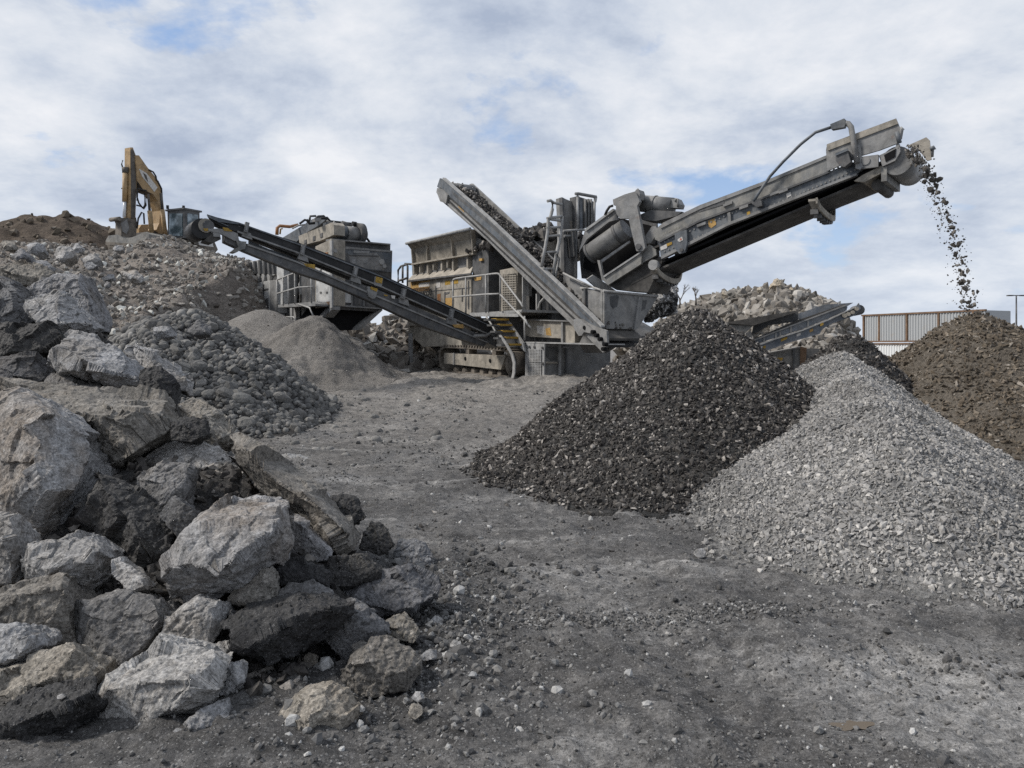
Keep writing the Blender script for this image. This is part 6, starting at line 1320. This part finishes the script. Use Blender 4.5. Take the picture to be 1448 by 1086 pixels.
ee('house', ((560, 930), (690, 930), (690, 1060), (560, 1060)), 0.3, 2.0, 'excdk'); ee('counterweight', ((835, 880), (880, 885), (905, 1000), (860, 990)), .2, 1.0, 'white')
es('engine_cover', ((362, 850), (385, 815), (470, 812), (520, 850), (520, 900), (362, 900)), .9, 2.0, 'exc'); es('turntable', ((440, 880), (620, 860), (640, 1010), (430, 1010)), -.2, 1.0, 'excdk')
for s_ in (-.9, .9):
    r = BM(); pr = [(-1.9, .05), (-1.7, -.25), (1.5, -.3), (1.8, .0), (1.6, .35), (-1.7, .35)]; r.poly([Vector((x, s_ - .25, z - .1)) for x, z in pr], [Vector((x, s_ + .25, z - .1)) for x, z in pr]); r.done('crawler_track', M['track'], EX)
es('coupler', ((185, 755), (335, 750), (345, 800), (335, 950), (200, 950), (205, 800)), -.2, .2, 'track')
r = BM(); c = f5.S(ZE((188, 762))[0], -.3); r.tube([c, c + Vector((0, .6, 0))], .09, 10); r.done('coupler_pin', M['track'], EX)
es('coupler_link', ((205, 800), (255, 770), (275, 850), (250, 900), (220, 880)), -.26, -.2, 'steel')
bq_ = [f5.E(p, -2.6) for p in ZE((85, 915), (170, 905), (205, 940), (300, 930), (420, 880), (448, 900), (450, 960), (410, 1020), (70, 1000), (60, 960))]
r = BM(); r.poly(bq_, [p + Vector((.9, 0, -.05)) for p in bq_]); bkt = r.done('bucket', M['hood'], EX)
r = BM(); lo_ = f5.E(ZE((65, 985))[0], -2.62); hi_ = f5.E(ZE((410, 1010))[0], -2.62); r.bar(lo_, hi_, .06, .14); r.done('bucket_lip', M['track'], bkt)
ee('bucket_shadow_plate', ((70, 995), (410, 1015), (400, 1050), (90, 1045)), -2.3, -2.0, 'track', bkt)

# ------------------------------------------------------------------ blue grey stockpile conveyor at the back
ZB = Z(1020, 410, 6.5818); f6 = Fr(P(1060, 500, 26.0), -14.0)
B6 = empty('stockpile_conveyor', f6.O, f6.deg); tag(B6, 'slate blue conveyor rising to the right behind the black and pale grey heaps', 'conveyor')
def bs(nm, pts, b0, b1, mat, par=B6): return f6.side(BM(), ZB(*pts), b0, b1).done(nm, M[mat], par)
bw = bs('side_web', ((270, 545), (500, 460), (760, 380), (1000, 280), (1240, 170), (1280, 120), (1300, 170), (1250, 235), (1010, 320), (940, 365), (915, 408), (600, 500), (300, 615)), -.05, .08, 'slate')
bs('web_flange', ((265, 535), (500, 450), (760, 368), (1000, 272), (1240, 158), (1240, 168), (1000, 283), (760, 380), (500, 462), (270, 550)), -.12, .05, 'light', bw)
bs('upper_channel', ((262, 480), (500, 395), (760, 295), (1000, 205), (1150, 145), (1175, 155), (1165, 190), (1000, 265), (760, 362), (500, 445), (275, 525)), .10, .16, 'slate')
bs('channel_flange', ((258, 476), (500, 385), (760, 285), (1000, 195), (1150, 137), (1165, 147), (1000, 207), (760, 298), (500, 398), (264, 490)), .04, .2, 'steel')
bs('carrying_belt', ((270, 470), (700, 285), (1150, 130), (1150, 145), (700, 310), (280, 500)), .2, .9, 'belt')
bs('far_board', ((715, 222), (960, 135), (1090, 128), (1230, 118), (1175, 150), (720, 285)), .95, 1.0, 'slate'); bs('hood_plate', ((300, 325), (690, 200), (715, 225), (715, 290), (440, 330), (330, 400), (280, 420)), .5, .6, 'darks')
hp2 = bs('feed_plate', ((8, 308), (690, 192), (700, 208), (300, 330)), -.1, 1.2, 'belt'); bs('feed_box', ((5, 318), (298, 330), (215, 408), (60, 385), (5, 360)), .0, 1.0, 'hood'); bs('feed_liner', ((60, 415), (190, 412), (180, 440), (120, 465)), .1, .5, 'light')
bs('tail_plate', ((110, 470), (215, 402), (250, 440), (325, 620), (290, 625), (240, 560)), -.14, .0, 'steel'); bs('tail_gusset', ((225, 400), (275, 380), (300, 520), (265, 530)), -.1, .0, 'darks')
for p, r_ in (((1150, 238), .07), ((1185, 224), .06), ((1225, 208), .06), ((1262, 175), .06)):
    r = BM(); c = f6.S(ZB(p)[0], -.18); r.tube([c, c + Vector((0, .16, 0))], r_, 12); r.done('roller_end', M['beige'], bw)
r = BM(); c = f6.S(ZB((1285, 185))[0], .0); r.tube([c, c + Vector((0, .9, 0))], .16, 16); r.done('head_roller', M['darks'], B6)
for x, y, w, m in ((295, 565, 40, 'yellow'), (385, 525, 28, 'yellow'), (555, 455, 58, 'yellow'), (700, 410, 38, 'white'), (822, 370, 32, 'ochre'), (922, 312, 28, 'yellow'), (1090, 110, 22, 'light')):
    bs('sticker', ((x, y), (x + w, y - w * .37), (x + w, y - w * .37 + 24), (x, y + 26)), -.065 if x < 900 else -.13, -.05, m, bw)
for x, y in ((390, 440), (500, 400), (540, 385), (640, 345), (800, 285)): bs('channel_post', ((x, y), (x + 16, y - 6), (x + 16, y + 55), (x, y + 60)), .07, .1, 'steel')
# steel skip and its wall under the conveyor
sk = f6.side(BM(), ZB((372, 600), (735, 530), (735, 760), (520, 830), (372, 830)), 1.6, 3.2).done('steel_skip', M['hood'])
sk.matrix_world = Matrix.Translation(f6.O) @ Matrix.Rotation(f6.deg, 4, 'Z'); tag(sk, 'dull grey green steel skip standing under the slate blue conveyor', 'skip')
for pts, m, nm in ((((735, 525), (795, 540), (785, 740), (735, 760)), 'rust', 'rusty_post'), (((665, 548), (678, 545), (678, 760), (665, 770)), 'darks', 'skip_rib'), (((500, 632), (575, 630), (560, 665), (540, 650)), 'yellow', 'paint_mark'), (((370, 596), (735, 526), (735, 538), (370, 608)), 'steel', 'skip_rim')):
    o = f6.side(BM(), ZB(*pts), 1.55 if m != 'yellow' else 1.585, 1.62).done(nm, M[m], sk)
wl_ = f6.side(BM(), ZB((795, 545), (985, 545), (985, 800), (780, 800)), 2.2, 2.5).done('retaining_wall', M['darks']); wl_.matrix_world = sk.matrix_world.copy(); tag(wl_, 'dark low wall right of the rusty skip post behind the dark heap', 'wall')
# ------------------------------------------------------------------ containers, lamp, tree
f7 = Fr(P(1219, 500, 60.0), -66.0)
def container(name, label, top, bot, x1, mat, posts):
    q = [f7.S((1219 if top[0] < 450 else 1226, top[0]), 0), f7.S((x1, top[1]), 0)]; z0, z1 = f7.S((1219, bot), 0).z, q[0].z; a0, a1_ = q[0].x, q[1].x
    e = empty(name, f7.O + f7.u * a0 + Vector((0, 0, z0)), f7.deg); tag(e, label, 'container', 'steel containers'); L, Hh = a1_ - a0, z1 - z0
    r = BM(); n = int(L / .22)
    r.box(0, L, .06, 2.4, .02, Hh - .02)
    for k in range(n):
        x = k * L / n; r.poly([Vector((x + .02, .06, .05)), Vector((x + .07, .0, .05)), Vector((x + .13, .0, .05)), Vector((x + .18, .06, .05))], [Vector((x + .02, .06, Hh - .05)), Vector((x + .07, .0, Hh - .05)), Vector((x + .13, .0, Hh - .05)), Vector((x + .18, .06, Hh - .05))])
    r.done('corrugated_side', M[mat], e)
    for z in (0, Hh): r = BM(); r.box(-.05, L, -.05, .1, z - .06, z + .05); r.done('side_rail', M['rust'], e)
    for px in posts:
        x = f7.S((px, 470), 0).x - a0; r = BM(); r.box(x - .07, x + .07, -.04, .1, .05, Hh - .05); r.done('post', M['rust'], e)
    return e
t = NT('grey_container_paint'); M['cont'] = t.fin(t.mix(t.ramp(t.noise(1.2, 5, .65), (.58, 0.), (.78, 1.)), (.34, .352, .36), (.33, .295, .255)), .75, None)
t = NT('white_container_paint'); M['contw'] = t.fin(t.mix(t.ramp(t.noise(1.2, 5, .65), (.55, 0.), (.75, 1.)), (.62, .63, .63), (.45, .42, .38)), .7, None)
container('container', 'grey corrugated container with rusty posts, stacked upper one beside the brown heap', (446, 438), 483, 1394, 'cont', (1221, 1243, 1282, 1327, 1376))
container('container', 'white corrugated container, lower one under the grey container', (486, 486), 516, 1390, 'contw', ())
lp = P(1437, 495, 75); e = empty('lamp_post', (lp.x, lp.y, 0.2)); tag(e, 'thin distant lamp post with two heads at the right edge', 'lamp post')
zt = P(1437, 418, 75).z - .2
r = BM(); r.tube([(0, 0, 0), (0, 0, zt)], [.11, .06], 8); r.done('pole', M['darks'], e)
r = BM(); r.box(-.6, .6, -.05, .05, zt - .03, zt + .05); r.done('cross_arm', M['darks'], e)
for s_ in (-1, 1): r = BM(); r.box(s_ * .6 - .25, s_ * .6 + .25, -.15, .15, zt - .05, zt + .06); r.done('lamp_head', M['darks'], e)
def bare_tree(px, py, Y, h, label, seed):
    rs = random.Random(seed); base = P(px, py, Y); e = empty('bare_tree', base); tag(e, label, 'tree', 'bare trees behind the crusher')
    tr, tw_ = BM(), BM()
    def grow(p, d, L, rad, dep, bmx):
        q = p + d * L; bmx.tube([p, (p + q) / 2 + Vector((rs.uniform(-.05, .05) * L, 0, 0)), q], [rad, rad * .8, rad * .6], 5)
        if dep == 0: return
        for k in range(rs.choice((2, 3, 3))):
            nd = (d + Vector((rs.uniform(-.65, .65), rs.uniform(-.65, .65), rs.uniform(0, .4)))).normalized(); grow(p + (q - p) * rs.uniform(.6, 1), nd, L * rs.uniform(.6, .8), rad * .55, dep - 1, tw_)
    grow(Vector((0, 0, 0)), Vector((0, 0, 1)), h * .32, .07, 5, tr)
    tr.done('trunk', M['excdk'], e); tw_.done('crown', M['twig'], e)
M['twig'] = m_plain('grey_twig', (0.16, 0.14, 0.125), 0.9, 0.1)
bare_tree(961, 436, 46, 1.9, 'small bare tree right beside the crusher bin behind the black heap', 2)
bare_tree(984, 432, 47, 1.5, 'smaller bare tree standing at the left end of the tan rubble mound', 5)
# crumpled scrap, blocks on the far mounds
t = NT('crumpled_sheet'); v = t.noise(2.6, 6, .7, None, 2.2)
M['crumple'] = t.fin(t.ramp(v, (.40, (.02, .02, .021)), (.5, (.07, .068, .066)), (.56, (.5, .49, .48))), .6, t.bump(t.noise(5, 6, .7), 1., .15))
n0_ = len(pend); pend2 = pend; pend = []
rock('crumple', I, [(912, 420), (918, 398), (932, 388), (948, 394), (958, 412), (955, 440), (920, 450)], [(935, 410, -3)], 'F24.5', 'crumpled black and white scrap sheeting beside the crusher bin', 'stone')
for q in ((1098, 404, 16, 'topmost round boulder on the crest of the tan rubble mound'), (1120, 411, 10, 'small boulder right of the topmost boulder on the tan mound'), (1155, 424, 15, 'rounded boulder at the right shoulder of the tan mound above the blue conveyor'), (1075, 410, 9, 'small boulder left of the topmost boulder on the tan mound'), (1025, 417, 10, 'boulder on the left crest of the tan mound'), (1178, 505, 22, None)):
    x, y, w, lab = q
    if lab: rock('c_tan', I, [(x - w / 2, y), (x - w / 3, y - w * .45), (x, y - w * .6), (x + w / 2.2, y - w * .3), (x + w / 2, y + w * .2), (x, y + w * .4)], [(x, y, -4)], 'F46.5', lab, 'stone')
for x, y, w, lab in ((1400, 452, 22, 'grey concrete block just right of the brown heap tip, left one of three'), (1416, 458, 16, 'middle one of three concrete blocks right of the brown heap tip'), (1432, 464, 14, 'right one of three concrete blocks near the lamp post')):
    rock('c_grey', I, [(x - w / 2, y - w * .4), (x + w / 2, y - w * .35), (x + w / 2, y + w * .6), (x - w / 2, y + w * .6)], [(x - w * .3, y, -3), (x + w * .3, y, -3)], 'F57', lab, 'stone')
finish(pend)
